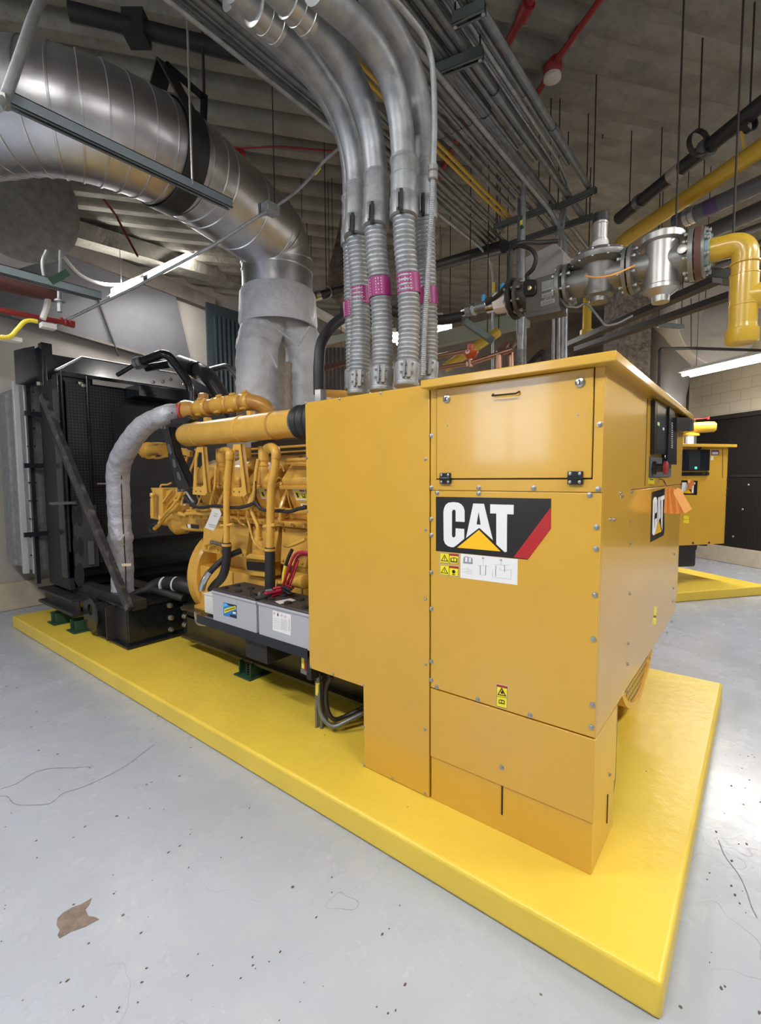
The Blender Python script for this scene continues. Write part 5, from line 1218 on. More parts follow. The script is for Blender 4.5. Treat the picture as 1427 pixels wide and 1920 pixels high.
# ---------------------------------------------------------------- gas train over the cabinet
XG = 3.0
gt = thing('gas_valve_train', 'horizontal run of grey flanged gas valve, regulator and filter above the cabinet', 'gas valve', (XG, .8, 2.6))
def gp(name, mb, m=ALUD, **k): return mb.build(name, m, gt, **k)
GZ = 2.755
def gy(u): return at(u, 520, x=XG).y
def ring(y, r, t, m=ALUD, name='flange', bolts=8):
    o = gp(name, MB().lathe((XG, y, GZ), (0,1,0), [(r*.6, -t/2), (r, -t/2+.001), (r, t/2-.001), (r*.6, t/2)], 32), m)
    for k in range(bolts):
        a = 2*PI*(k+.5)/bolts; q = V((XG+r*.82*math.cos(a), y, GZ+r*.82*math.sin(a)))
        MB().lathe(q+V((0,-t/2-.022,0)), (0,1,0), [(.011,0),(.011,.012),(.007,.014),(.007,t+.03),(.011,t+.032),(.011,t+.044)], 6).build('flange_bolt', ZINC, o, origin=gt['_o'])
    return o
def gcyl(u0, u1, r, m=ALUD, name='body', r2=None): return gp(name, MB().tube([V((XG, gy(u0), GZ)), V((XG, gy(u1), GZ))], [r, r if r2 is None else r2], 28), m)
gcyl(868, 900, .030, STEEL, 'hose_fitting'); gp('hex_nut', MB().lathe((XG, gy(880), GZ), (0,1,0), [(.038,-.02),(.038,.02)], 6), ALUD)
gp('hex_nut', MB().lathe((XG, gy(890), GZ), (0,1,0), [(.040,-.012),(.040,.012)], 6), ZINC)
gcyl(895, 917, .034, ALUD, 'pipe_stub'); gcyl(915, 934, .050, STEEL, 'reducer'); 
gp('paper_wrap', MB().tube([V((XG, gy(931), GZ)), V((XG, gy(954), GZ))], [.066, .072], 10), WHT)
for u, h, r in ((907, .034, .014), (944, .070, .022)):
    gp('blue_cap', MB().lathe((XG, gy(u), GZ+h-.005), (0,0,1), [(r,0),(r,.045),(r*.7,.05)], 14), BLUC)
ring(gy(966), .125, .022, BROWN); ring(gy(976), .115, .02, TAUPE)
gcyl(976, 1058, .075, TAUPE, 'valve_body')
# actuator box
q = [at(u, v, x=2.90) for u, v in ((983,528),(1045,510),(1049,581),(986,593))]
gp('actuator_box', MB().prism(q, (.13, 0, 0)), TAUPE, bevel=.006)
gp('actuator_foot', MB().prism([at(u, v, x=2.895) for u, v in ((984,588),(1050,575),(1052,583),(986,597))], (.12,0,0)), TAUPE, bevel=.004)
hb = gp('control_head', MB().prism([at(u, v, x=2.88) for u, v in ((981,527),(990,523),(1003,524),(1005,530),(1005,546),(1000,553),(984,555),(981,550))], (.03,0,0)), BLK, bevel=.006)
gp('brass_knob', MB().lathe(at(993.5, 540.5, x=2.875), (-1,0,0), [(.013,0),(.013,.006),(.006,.008)], 16), mat('brass_knob', (.62,.48,.22,1), .35, .7))
for q in (((1016,529),(1039,523),(1039,541),(1016,547)), ((1016,552),(1038,546),(1038,554),(1016,560)), ((1014,565),(1040,559),(1041,567),(1014,575)), ((1021,560),(1034,556),(1034,559),(1021,564))):
    pl_ = gp('rating_plate', MB().prism([at(u, v, x=2.90) for u, v in q], (-.002,0,0)), ALUD)
    (a, b), (c_, d_), (e, f), (g_, h_) = q
    for t in (.3, .5, .7):
        P0 = (a+2+(g_-a)*t, b+(h_-b)*t); P1 = (c_-3+(e-c_)*t, d_+(f-d_)*t)
        MB().prism([at(P0[0],P0[1],x=2.8975), at(P1[0],P1[1],x=2.8975), at(P1[0],P1[1]+.5,x=2.8975), at(P0[0],P0[1]+.5,x=2.8975)], (-.0005,0,0)).build('plate_print', GREYP, pl_, origin=gt['_o'])
ring(gy(1056), .125, .022); ring(gy(1068), .120, .02)
gcyl(1060, 1110, .070, ALUD, 'regulator_neck', .082); gcyl(1105, 1176, .082, ALUD, 'regulator_body', .068)
ry = gy(1124)
gp('diaphragm_case', MB().lathe((XG, ry, GZ+.03), (0,0,1), [(.075,-.13),(.09,-.02),(.10,.03),(.155,.045),(.160,.06),(.160,.072),(.14,.095),(.07,.12),(.045,.125)], 40), ALUD)
for k in range(12):
    a = k*PI/6; gp('case_bolt', MB().lathe((XG+.147*math.cos(a), ry+.147*math.sin(a), GZ+.07), (0,0,1), [(.009,0),(.009,.045)], 6), ZINC)
gp('spring_tower', MB().lathe((XG, ry, GZ+.16), (0,0,1), [(.042,-.01),(.042,.045),(.036,.05),(.036,.13),(.039,.132),(.039,.145)], 24), mat('pale_alloy', (.5,.5,.49,1), .4, .6))
gp('tower_label', MB().lathe((XG, ry, GZ+.168), (0,0,1), [(.0435,0),(.0435,.028)], 24, cap=False), WHT)
gp('tower_cap', MB().lathe((XG, ry, GZ+.305), (0,0,1), [(.044,0),(.044,.045),(.03,.05)], 12), RUB)
gp('lower_case', MB().lathe((XG, ry, GZ-.02), (0,0,-1), [(.075,0),(.07,.08),(.05,.09),(.05,.115)], 28), ALUD)
ring(gy(1176), .125, .02); ring(gy(1186), .125, .02)
gcyl(1184, 1222, .062, ALUD, 'filter_neck')
fy = gy(1240)
gp('filter_housing', MB().lathe((XG, fy, GZ-.175), (0,0,1), [(.0,-.03),(.042,-.03),(.044,0),(.070,.02),(.082,.03),(.085,.03),(.085,.05),(.080,.055),(.080,.27),(.104,.275),(.104,.305),(.085,.31)], 40), mat('satin_alloy', (.48,.48,.47,1), .38, .75))
gp('lid_bolts', MB().lathe((XG, fy, GZ+.13), (0,0,1), [(.09,0),(.09,.012)], 8), ALUD)
gcyl(1255, 1296, .072, ALUD, 'ball_valve_body'); gp('valve_boss', MB().lathe((XG-.08, gy(1282), GZ+.01), (-1,0,0), [(.022,0),(.022,.012),(.010,.014)], 18), ZINC)
ring(gy(1297), .125, .024, ALUD); ring(gy(1310), .125, .03, mat('rust_brown_flange', (.12,.055,.045,1), .6)); ring(gy(1318), .118, .02, ALUD)
gp('pale_blue_gasket', MB().lathe((XG, gy(1325), GZ), (0,1,0), [(.09,-.01),(.09,.01)], 28), mat('pale_blue_gasket', (.25,.38,.42,1), .5))
gp('impulse_line', MB().tube(fillet([at(1050,560,x=2.93), at(1062,575,x=2.9), at(1085,577,x=2.9), at(1095,568,x=2.9), at(1104,572,x=2.9), at(1136,612,x=2.9), at(1160,606,x=2.95), at(1186,592,x=3.0)], .02, 4), .0065, 8), GALVD)
gp('impulse_line', MB().tube(smooth([at(1098,518,x=2.85), at(1120,520,x=2.82), at(1150,515,x=2.82), at(1190,498,x=2.9)], 5), .005, 8), ORNG)
# yellow elbow, tee and drip leg
ye = thing('yellow_gas_pipe', 'bright yellow gas elbow turning down into a capped drip leg, right of the filter', 'pipe', at(1397, 645, x=XG))
Ey = gy(1329); Dy = gy(1396)
MB().tube(fillet([V((XG, Ey, GZ)), V((XG, Dy, GZ)), V((XG, Dy, GZ-.16))], .13, 12), .056, 30).build('elbow', YELP, ye)
MB().cyl((XG, Dy, GZ-.15), (XG, Dy, GZ-.41), .060, 30).build('tee_body', YELP, ye)
MB().cyl((XG, Dy, GZ-.26), (XG+.12, Dy-.42, GZ-.26), .060, 30).build('tee_branch', YELP, ye)
for zz in (-.10, -.155, -.30): MB().lathe((XG, Dy, GZ+zz), (0,0,1), [(.058,-.006),(.0625,-.003),(.0625,.003),(.058,.006)], 30).build('weld_bead', YELP, ye)
MB().lathe((XG, Dy, GZ-.47), (0,0,1), [(.04,-.012),(.062,-.01),(.069,0),(.069,.055),(.062,.06),(.060,.08)], 34).build('end_cap', YELP, ye)
# beige enclosure and black loom behind the actuator
bx = MB().prism([at(u, v, x=3.3) for u, v in ((985,482),(1040,455),(1057,470),(1058,520),(985,545))], (.18, 0, 0))
tag(bx.build('wall_enclosure', BEIGE, bevel=.006), 'plain beige enclosure behind the gas valve actuator', 'enclosure')
lm = thing('black_cable_loom', 'black corrugated cable loom looping over the gas valve actuator', 'cable', at(960, 470, x=2.9))
MB().tube(smooth([at(912,570,x=2.95), at(935,552,x=2.92), at(955,525,x=2.9), at(957,495,x=2.9), at(960,468,x=2.9), at(978,455,x=2.95), at(1010,455,x=3.1), at(1045,452,x=3.2)], 7), .014, 12).build('loom', RUB, lm)
MB().tube(smooth([at(962,466,x=2.9), at(975,461,x=2.88), at(995,468,x=2.86), at(1005,483,x=2.86), at(1000,503,x=2.87), at(989,515,x=2.88), at(989,525,x=2.89)], 7), .0125, 12).build('loom_branch', RUB, lm)

# ---------------------------------------------------------------- overhead conduit rack
GR = 'parallel grey conduits on the overhead rack'
def run(p, x0, x1, z, r, m=GALVD, label=None, coup=()):
    y = at(*p, z=z).y
    mb = MB().cyl((x0, y, z), (x1, y, z), r, 10)
    for c_ in coup: mb.cyl((c_, y, z), (c_+.09, y, z), r*1.3, 10)
    o = mb.build('conduit', m)
    return tag(o, label or 'grey conduit running level under the ceiling on the overhead rack', 'conduit', GR if not label else None)
zc = 4.04
def xend(u, v, z=zc): return at(u, v, z=z).x
rowsR = [((840,141),(964,332),.013), ((840,183),(960,338),.015), ((840,204),(962,365),.013), ((840,236),(966,372),.016), ((840,262),(968,392),.018),
         ((840,330),(958,424),.012), ((840,341),(960,432),.013), ((840,357),(975,440),.018), ((840,372),(972,446),.014), ((840,383),(955,455),.014), ((840,397),(948,462),.016),
         ((859,135),(964,282),.014), ((872,120),(1000,300),.022), ((940,80),(1106,349),.024), ((920,80),(1062,310),.014), ((1000,330),(1048,388),.020), ((1020,420),(1060,480),.015), ((1040,420),(1082,470),.02), ((1075,430),(1120,480),.02)]
OR = ('first', 'second', 'third', 'fourth', 'fifth', 'sixth', 'seventh')
RL = [OR[4-i]+' grey rack conduit above the two yellow ones, counting up from them' for i in range(5)]
RL += [OR[i]+' grey rack conduit below the two yellow ones, counting down from them' for i in range(6)]
RL += ['thin grey rack conduit just left of the thickest khaki-grey one', 'dull wide grey rack conduit hugging the thickest khaki-grey one', 'rightmost thick grey conduit of the rack, farthest from the yellow pair',
       'thin grey conduit just left of the rightmost thick one', 'grey conduit ending at the short dark strut', 'thin grey conduit end low in the rack behind the slotted strut', 'wider grey conduit end low in the rack behind the slotted strut', 'grey conduit end showing right of the slotted strut']
for k, (p, e, r) in enumerate(rowsR):
    run(p, -2.6, xend(*e), zc, r, label=RL[k], coup=(2.0, 3.5) if r > .02 else (3.1,))
run((886,111), -2.6, xend(1092,404), zc, .027, GALVD, 'thickest khaki-grey conduit on the rack, with a bright coupling, right of the pillar of conduits', coup=(2.95,))
run((840,288), -2.6, xend(958,410), zc, .013, YELB if False else YELP, 'upper of the two yellow conduits on the overhead rack')
run((840,303), -2.6, xend(950,418), zc, .013, YELP, 'lower of the two yellow conduits on the overhead rack')
# left portion of the rack
zl = 4.0
run((400,66), -2.6, at(642,262,z=zl).x, zl, .012, YELP, 'single yellow conduit along the left edge of the overhead rack')
for k, (u, v, r) in enumerate(((400,50,.016), (400,38,.014), (400,22,.024), (400,6,.020), (430,10,.015))):
    run((u, v), -2.6, at(640,246,z=zl).x+.6, zl, r, label=OR[k]+' grey conduit right of the single yellow one at the left edge of the rack')
for k, (u, v, r) in enumerate(((745,0,.014), (768,0,.014), (790,0,.018), (812,0,.014), (838,0,.024), (862,0,.014))):
    run((u, v), -2.6, 2.9+random.random()*.6, 4.1, r, label=OR[k]+' upper conduit right of the thick bends at the top edge of the photo', coup=(2.2,))
# conduits that leave the rack and bend down
cond([V((-2, at(820,408,z=3.95).y, 3.95)), at(905,466,z=3.95), at(925,500,x=5.0), V((5.0, at(926,690,x=5.0).y, 0))], .014, 'pale conduit bending off the rack and dropping behind the valve, with a yellow band', m=GALV, R=.25, bands=((at(925.5,530,x=5.0), at(925.5,550,x=5.0), YELB),), n=12)
for i, (u0, v0, u1, v1, u2, lb) in enumerate(((1040,310,1060,345,1040,'first'), (1052,308,1068,340,1050,'second'))):
    cond([V((2.2, at(u0-60,v0-90,z=4.08).y, 4.08)), at(u0, v0, z=4.08), at(u1, v1+20, x=4.5), at(u1-12, v1+80, x=4.5), at(u2, 470, x=4.5), V((4.5, at(u2, 670, x=4.5).y, 0))], .013, lb+' from the left of the thin conduits swinging down between rack and valve', m=GALV, R=.3, n=10)
cond([V((1.6, at(975,330,z=3.9).y, 3.9)), at(1036,400,z=3.9), at(1062,450,x=4.3), V((at(1067,668,x=4.3).x, at(1067,668,x=4.3).y, 0))], .016, 'bright bent conduit crossing in front of the rack end and dropping beside the valve', m=GALV, R=.3, n=12)
cond([at(1057,500,x=4.4), V((4.4, at(1057,668,x=4.4).y, 0))], .014, 'straight bright conduit rising behind the cabinet lid, left of the bent one', m=GALV)
t_ = cond([at(975,330,x=4.2), V((4.24, at(970,690,x=4.2).y, 0))], .018, 'straight grey riser left of the green and yellow banded one', m=GALVD)
bnd = [(at(980,406,x=3.9), at(980,414,x=3.9), GRN), (at(980,414,x=3.9), at(980,423,x=3.9), YELB), (at(980,423,x=3.9), at(980,431,x=3.9), GRN)]
rs_ = cond([at(982,330,x=3.9), at(979,600,x=3.9), at(976.5,660,x=3.9), V((3.9, at(976,690,x=3.9).y, PT))], .019, 'grey riser pipe with a green and yellow band, ending in a corrugated piece', m=GALV, bands=bnd)
corrugated([at(976,655,x=3.88), at(976,694,x=3.88)], .027, .018, .005, 16).build('corrugated_section', GALV, rs_)
MB().cyl(at(977,626,x=3.88), at(976,656,x=3.88), .028, 14).build('coupling', ALUD, rs_)
cond([at(985,560,x=4.24), V((4.24, at(986,690,x=4.24).y, 0))], .014, 'thin straight conduit just right of the banded riser', m=GALVD)
# trapeze struts with hanging rods
def strut(p0, p1, label, m=STRUT, h=.045, w=.045, rods=True, name='strut_channel', grp=None):
    p0 = V(p0); p1 = V(p1)
    t = thing(name, label, 'strut', p0, grp)
    d_ = (p1-p0).normalized(); s_ = d_.cross(V((0,0,1))).normalized(); up = s_.cross(d_)
    c_ = (p0+p1)/2; L = (p1-p0).length
    mb = MB(); mb.obox(c_+up*(h/2-.002), d_*L/2, s_*w/2, up*.002); mb.obox(c_-s_*(w/2-.002), d_*L/2, s_*.002, up*h/2); mb.obox(c_+s_*(w/2-.002), d_*L/2, s_*.002, up*h/2)
    for k in (-1, 1): mb.obox(c_-up*(h/2-.002)+s_*k*(w/2-.007), d_*L/2, s_*.007, up*.002)
    mb.build('channel', m, t)
    ins = MB()
    n = int(L/.10)
    for k in range(n): ins.obox(p0+d_*(.05+k*.10)-up*(h/2-.004), d_*.028, s_*.009, up*.001)
    if m is not STRUTB: ins.build('slots', BLKM, t)
    if rods:
        for f_ in (.06, .94):
            q = p0.lerp(p1, f_); MB().cyl(q+V((0,0,-.03)), V((q.x, q.y, CEIL)), .005, 6).build('hanger_rod', BROWN, t)
            MB().lathe(q+V((0,0,-.035)), (0,0,1), [(.011,0),(.011,.01)], 6).build('nut', ZINC, t)
    return t
zs = 3.985
strut(at(927,426,z=zs), at(1037,387,z=zs), 'rear strut of the conduit rack, above the slotted front one')
strut(at(920,470,z=zs), at(1112,406,z=zs), 'long slotted strut at the near end of the conduit rack, above the valve')
strut(at(1042,390,z=zs), at(1118,356,z=zs), 'short dark strut holding the rightmost conduits of the rack')
strut(at(812,136,z=zs), at(906,99,z=zs), 'wide dark strut under the conduits, upper middle of the photo', h=.06)
strut(at(850,40,z=zs), at(910,12,z=zs), 'dark strut at the top edge, right of the thick conduit bends', h=.06)
tag(MB().beam(at(924,463,z=3.93), at(950,470,z=3.93), .10, .06).build('junction_box', GALVD, bevel=.004), 'small grey junction box clipped at the left end of the slotted strut', 'box')
# loose rods from the ceiling
for k, (u, v0, v1) in enumerate(((1130,10,260),(1320,190,330),(1010,250,350),(1235,180,440),(1180,230,400),(1065,200,300))):
    q = at(u, v1, d=4.6); tag(MB().cyl(q, V((q.x, q.y, CEIL)), .005, 6).build('threaded_rod', BROWN), 'thin rusty threaded rod hanging from the bare ceiling on the right', 'rod', 'threaded rods under the right ceiling')
for k, (u, v1) in enumerate(((516,330),(566,410),(625,560),(617,500),(1285,500),(1323,560))):
    q = at(u, v1, d=5.2); tag(MB().cyl(q, V((q.x, q.y, CEIL)), .004, 6).build('threaded_rod', BROWN), 'very thin dark hanger rod hanging in the gap behind the ducts and conduits', 'rod', 'thin hanger rods in the background')

# ---------------------------------------------------------------- pipes along the right
def line_pipe(a, b, z, r, m, label, name='overhead_pipe', ext=1.6, bands=(), n=22):
    A = at(*a, z=z); B = at(*b, z=z); d_ = (B-A).normalized(); A2 = A - d_*ext
    t = thing(name, label, 'pipe', A2)
    MB().cyl(A2, B, r, n).build('pipe', m, t)
    for (u, v, w_, mm, rr) in bands:
        q = at(u, v, z=z); s_ = (q-A).dot(d_); q = A+d_*s_
        MB().lathe(q, d_, [(r+.001,-w_), (r*rr,-w_+.002), (r*rr, w_-.002), (r+.001, w_)], n).build('band', mm, t)
    return t
PIPEG = mat('dark_grey_pipe', (.12,.125,.14,1), .45, .3)
line_pipe((1427,196), (1160,410), 4.15, .055, RUB, 'black insulated pipe rising to the top right corner', bands=((1256,322,.06,mat('pale_tape', (.38,.33,.30,1), .6),1.06),(1316,276,.03,GALVD,1.3),(1193,378,.03,GALVD,1.2)))
yp = line_pipe((1427,278), (1185,440), 3.9, .062, YELP, 'long yellow gas pipe running along the ceiling at the right')
q0 = at(1185,440,z=3.9); MB().tube(fillet([at(1195,433,z=3.9), at(1168,452,z=3.9), at(1150,478,z=3.8), at(1110,500,z=3.72)], .1, 6), .062, 22).build('offset_bend', YELP, yp)
MB().beam(at(1397,290,z=3.95), at(1391,248,z=4.1), .05, .02, (0,1,0)).build('support_lug', YELP, yp)
line_pipe((1427,345), (1265,418), 3.72, .060, PIPEG, 'grey pipe with a purple band, directly below the yellow ceiling pipe', bands=((1338,386,.05,PURP,1.02),(1300,402,.02,ALU,1.12),(1290,407,.02,ALU,1.12)))
line_pipe((1427,392), (1300,448), 3.72, .062, PIPEG, 'second grey pipe with a dark purple band, below the first', bands=((1322,440,.05,PURP,1.02),))
line_pipe((1427,424), (1340,455), 3.75, .030, GALVD, 'thin grey pipe with a purple band, lowest of the ceiling pipes at right', bands=((1357,449,.05,PURP,1.05),))
line_pipe((1427,455), (1350,482), 3.8, .028, GALVD, 'thin grey pipe behind the yellow elbow')
line_pipe((1427,470), (1345,500), 3.9, .040, GALVD, 'dull grey pipe lowest behind the yellow elbow', ext=.6)
for a, b, lb in (((1068,646),(1345,524),'upper dark brown steel channel under the gas valves'), ((1082,655),(1373,553),'lower dark brown steel channel under the gas valves')):
    A = at(*a, z=3.05); B = at(*b, z=3.05)
    o = MB().beam(A, B, .09, .05).beam(A+V((0,0,.028)), B+V((0,0,.028)), .02, .008).build('channel', BROWN); tag(o, lb, 'channel')
strut(at(1258,503,x=3.3), at(1380,515,x=3.05), 'short grey strut bracket under the flange beside the yellow elbow', m=GALVD, rods=True)
# pipe hangers (clevis rings) as single things
for k, (u, v, z, r) in enumerate(((1310,268,4.15,.085), (1405,232,4.1,.05))):
    q = at(u, v, z=z); MBk = MB().lathe(q, E1, [(r,-.02),(r+.008,-.02),(r+.008,.02),(r,.02),(r,-.02)], 24, cap=False).cyl(q+V((0,0,r)), V((q.x, q.y, CEIL)), .006, 6)
    tag(MBk.build('pipe_hanger', DARK), ('rusty ring hanger around the black pipe', 'small dark ring hanger above the yellow pipe')[k], 'hanger')
# bigger dull pipe stub with black insulation behind the rack, left of the valve
tag(MB().cyl(at(820,498,x=5.2), at(945,462,x=4.6), .06, 20).build('insulated_pipe', RUB), 'short run of black insulated pipe behind the conduits, left of the beige enclosure', 'pipe')
pb = thing('coupled_pipe', 'dark horizontal pipe with a silver end coupling beside the lagged exhaust', 'pipe', at(600, 555, x=3.4))
MB().cyl(at(590,556,x=3.4), at(655,540,x=3.7), .04, 18).build('pipe', DARK, pb); MB().cyl(at(588,557,x=3.4), at(602,553,x=3.45), .046, 18).build('coupling', STEEL, pb); MB().cyl(at(612,549,x=3.5), V((at(612,549,x=3.5).x, at(612,549,x=3.5).y, CEIL)), .005, 6).build('hanger_rod', BROWN, pb)
MB().lathe(at(612,549,x=3.5), V((.9,.3,0)), [(.055,-.01),(.062,-.01),(.062,.01),(.055,.01),(.055,-.01)], 20, cap=False).build('ring_hanger', GALV, pb)
# copper pipes and orange valve behind the lid
cpz = thing('orange_relief_valve', 'orange-red valve on the copper pipes behind the cabinet lid', 'valve', at(883, 690, x=3.9))
c_ = at(883, 662, x=3.9)
MB().lathe(c_+V((0,0,-.05)), (0,0,1), [(.03,0),(.05,.02),(.065,.05),(.065,.065),(.03,.07),(.028,.12),(.02,.13)], 20).build('valve_body', ORG, cpz)
MB().lathe(c_+V((0,0,-.12)), (0,0,1), [(.02,0),(.02,.08)], 12).build('valve_stem', COP, cpz)
MB().lathe(c_+V((-.06,0,0)), (-1,0,0), [(.02,0),(.02,.004)], 14).build('valve_disc', WHTP, cpz)
for (a, b, lb) in (((812,670),(880,657),'upper copper pipe left of the orange valve'), ((812,692),(876,682),'lower copper pipe left of the orange valve'), ((885,680),(962,655),'copper pipe running right from the orange valve')):
    tag(MB().cyl(at(*a, x=3.9), at(*b, x=3.9), .022, 14).build('copper_pipe', COP), lb, 'pipe')
tag(MB().tube(fillet([at(935,700,x=3.9), at(936,660,x=3.9), at(950,645,x=4.2)], .04, 5), .026, 14).build('copper_riser', COP), 'first copper riser right of the orange valve', 'pipe')
tag(MB().tube(fillet([at(958,700,x=3.95), at(958,650,x=3.95), at(970,640,x=4.3)], .04, 5), .024, 14).build('copper_riser', COP), 'second copper riser, just left of the banded grey pipe', 'pipe')
tag(MB().tube(fillet([at(985,690,x=4.4), at(1020,655,x=4.4), V((4.4, at(1030,700,x=4.4).y, 0))], .06, 5), .026, 12).build('iron_pipe', BROWN), 'dark iron pipe bend behind the banded riser', 'pipe')
for lb, a, b, r in (('yellow sloping pipe seen behind the copper pipes', (835,690), (935,622), .05), ('short yellow vertical pipe under the regulator', (1102,560), (1100,622), .045)):
    t_ = thing('yellow_pipe', lb, 'pipe', at(*a, d=5.2)); MB().cyl(at(*a, d=5.2), at(*b, d=5.2), r, 18).build('pipe', YELP, t_)
    if r < .05: MB().cyl(at(1100,620,d=5.2), at(1100,628,d=5.2), .07, 18).build('flange', YELP, t_)
    q = at(*(a if r < .05 else b), d=5.2); MB().cyl(q, V((q.x, q.y, CEIL)), .006, 6).build('hanger_rod', BROWN, t_)
# pale trays and beams in the background
for (a, b, d0, d1, w_, h_, m, lb, nm) in (
    ((812,640),(990,598),6.0,5.2,.12,.16,mat('pale_green_tray', (.26,.28,.22,1), .5),'pale green cable tray behind the orange valve','cable_tray'),
    ((560,566),(660,622),6.3,6.8,.10,.08,WHTP,'white steel beam seen between the exhaust and the conduits','beam'),
    ((560,655),(700,622),6.5,6.0,.10,.10,mat('pale_green_tray', (0,0,0,1)),'pale green tray seen between the exhaust and the conduits','cable_tray'),
    ((560,705),(660,676),6.2,6.2,.07,.06,mat('maroon_beam', (.10,.035,.03,1), .5),'maroon beam seen behind the black hose','beam'),
    ((870,602),(925,640),4.6,4.6,.06,.06,STRUT,'grey-green diagonal brace under the gas valve','brace'),
    ((595,760),(660,745),6.8,6.6,.08,.3,YELD,'yellow machine hood far behind the black hose','hood')):
    if nm == 'hood': continue
    pa, pb = at(*a, d=d0), at(*b, d=d1); mb_ = MB().beam(pa, pb, w_, h_)
    t_ = thing(nm, lb, 'beam' if nm != 'cable_tray' else 'tray', pa); mb_.build('profile', m, t_, bevel=.004)
    for f_ in (.2, .8):
        q = pa.lerp(pb, f_); MB().cyl(q, V((q.x, q.y, CEIL)), .005, 6).build('hanger_rod', BROWN, t_)
q = at(628, 742, d=6.8); q.z = 0
tag(MB().box(q.x-.5, q.x+.5, q.y-.4, q.y+.4, 0, at(628, 738, d=6.8).z, Matrix.Rotation(-.65, 3, 'Z'), q).build('machine_casing', YELD, bevel=.12, seg=4), 'rounded yellow machine casing far behind the black hose', 'machine')
# second louvre grille on far wall
lg = thing('vent_grille', 'small dark slatted wall grille behind the black hose', 'grille', at(632, 700, d=7.2))
q = at(632, 700, d=7.2); MB().obox(q, RT*.20, V((0,0,.55)), fw*.02).build('frame', CONC, lg)
for k in range(6): MB().obox(q+RT*(-.15+k*.06)-fw*.025+V((0,0,-.05)), RT*.018, V((0,0,.42)), fw*.005).build('slot', BLKM, lg)
# rough concrete column and knee
kn = [at(u, v, d=5.1) for u, v in ((655,330),(640,400),(630,450),(617,500),(612,540),(622,558),(640,560),(652,520),(662,470))]
kn_ = MB().prism(kn, fw*.5+RT*.2); tag(kn_.build('fireproofed_brace', ROUGH), 'rough spray-coated slanting brace left of the flexible conduits', 'brace')
q = at(1175, 640, d=8.6); col_ = MB().box(q.x-.27, q.x+.27, q.y-.27, q.y+.27, 0, CEIL, Matrix.Rotation(-math.radians(37.5), 3, 'Z'))
tag(col_.build('concrete_column', mat('grey_rough_concrete', (.42,.40,.39,1), .85, noise=(9, (.22,.21,.20,1), .4, .6), bump=(14, 1, .08))), 'rough grey concrete column behind the cabinet lid', 'column')
# ---------------------------------------------------------------- far generator (right)
P0 = Q2 + E1*.42
def g2(u, v): return onplane(u, v, P0, E1)
g2b = thing('control_cabinet', 'yellow control cabinet of the far generator at the right', 'cabinet', P0)
def q2(zp, m, name, off, sc=(1200, 780, 4.802)):
    return MB().prism([g2(sc[0]+a/sc[2], sc[1]+b/sc[2]) for a, b in zp], -E1*off).build(name, m, g2b)
br_ = g2(1366, 838); s1 = (br_-P0).dot(E2); s0 = s1-2.2; ztop = br_.z; zb = g2(1360, 1019).z
c_ = P0 + E2*(s0+s1)/2 + E1*.35 + V((0,0,(ztop+zb)/2))
MB().obox(c_, E2*(s1-s0)/2, E1*.35, V((0,0,(ztop-zb)/2))).build('body', YEL, g2b, bevel=.003)
MB().obox(P0+E2*(s0+s1)/2+E1*.33+V((0,0,ztop+.012)), E2*((s1-s0)/2+.07), E1*.40, V((0,0,.02))).build('lid', YEL, g2b, bevel=.003)
for u_ in (743,): q2([(u_,290),(u_+5,290),(u_+3,560),(u_-2,560)], BROWN, 'seam', .001)
q2([(300,300),(620,303),(614,492),(300,495)], BLK, 'screen_bezel', .02); q2([(430,308),(532,308),(530,485),(430,488)], SCRN, 'touch_screen', .021)
q2([(300,505),(612,502),(612,535),(300,538)], BLK, 'switch_plate', .015); q2([(545,508),(572,508),(572,530),(545,530)], STEEL, 'knob', .03); q2([(585,508),(608,508),(608,530),(585,530)], STEEL, 'knob', .03)
q2([(482,458),(500,458),(500,476),(482,476)], LED, 'green_indicator', .024)
q2([(642,306),(712,306),(712,352),(642,352)], PURP, 'purple_sticker', .001); q2([(650,325),(703,325),(703,345),(650,345)], PAPER, 'sticker_print', .0015)
q2([(640,360),(663,362),(660,398),(638,396)], WHTP, 'white_sticker', .001)
q2([(300,575),(520,583),(513,712),(300,705)], CBLK, 'brand_plate', .001)
q2([(445,598),(497,598),(495,615),(485,615),(480,695),(466,690),(462,620),(445,615)], WHT, 'letter_t', .002); q2([(430,650),(468,697),(380,694)], CYEL, 'logo_triangle', .002)
q2([(380,598),(420,598),(440,660),(425,650),(395,690),(370,690)], WHT, 'letter_a', .0018)
q2([(395,898),(440,902),(438,930),(393,926)], LYEL, 'warning_sticker', .001); q2([(392,936),(440,936),(438,966),(390,962)], LYEL, 'warning_sticker', .001)
q2([(516,290),(545,283),(540,298),(520,302)], BLK, 'lid_catch', .02)
for (u, v) in ((786,572),(783,655),(779,712),(774,852),(768,992),(766,1050),(475,1143),(620,1140)):
    q = g2(1200+u/4.802, 780+v/4.802); MB().lathe(q, -E1, [(.014,0),(.014,.008)], 8).build('screw', BROWN, g2b)
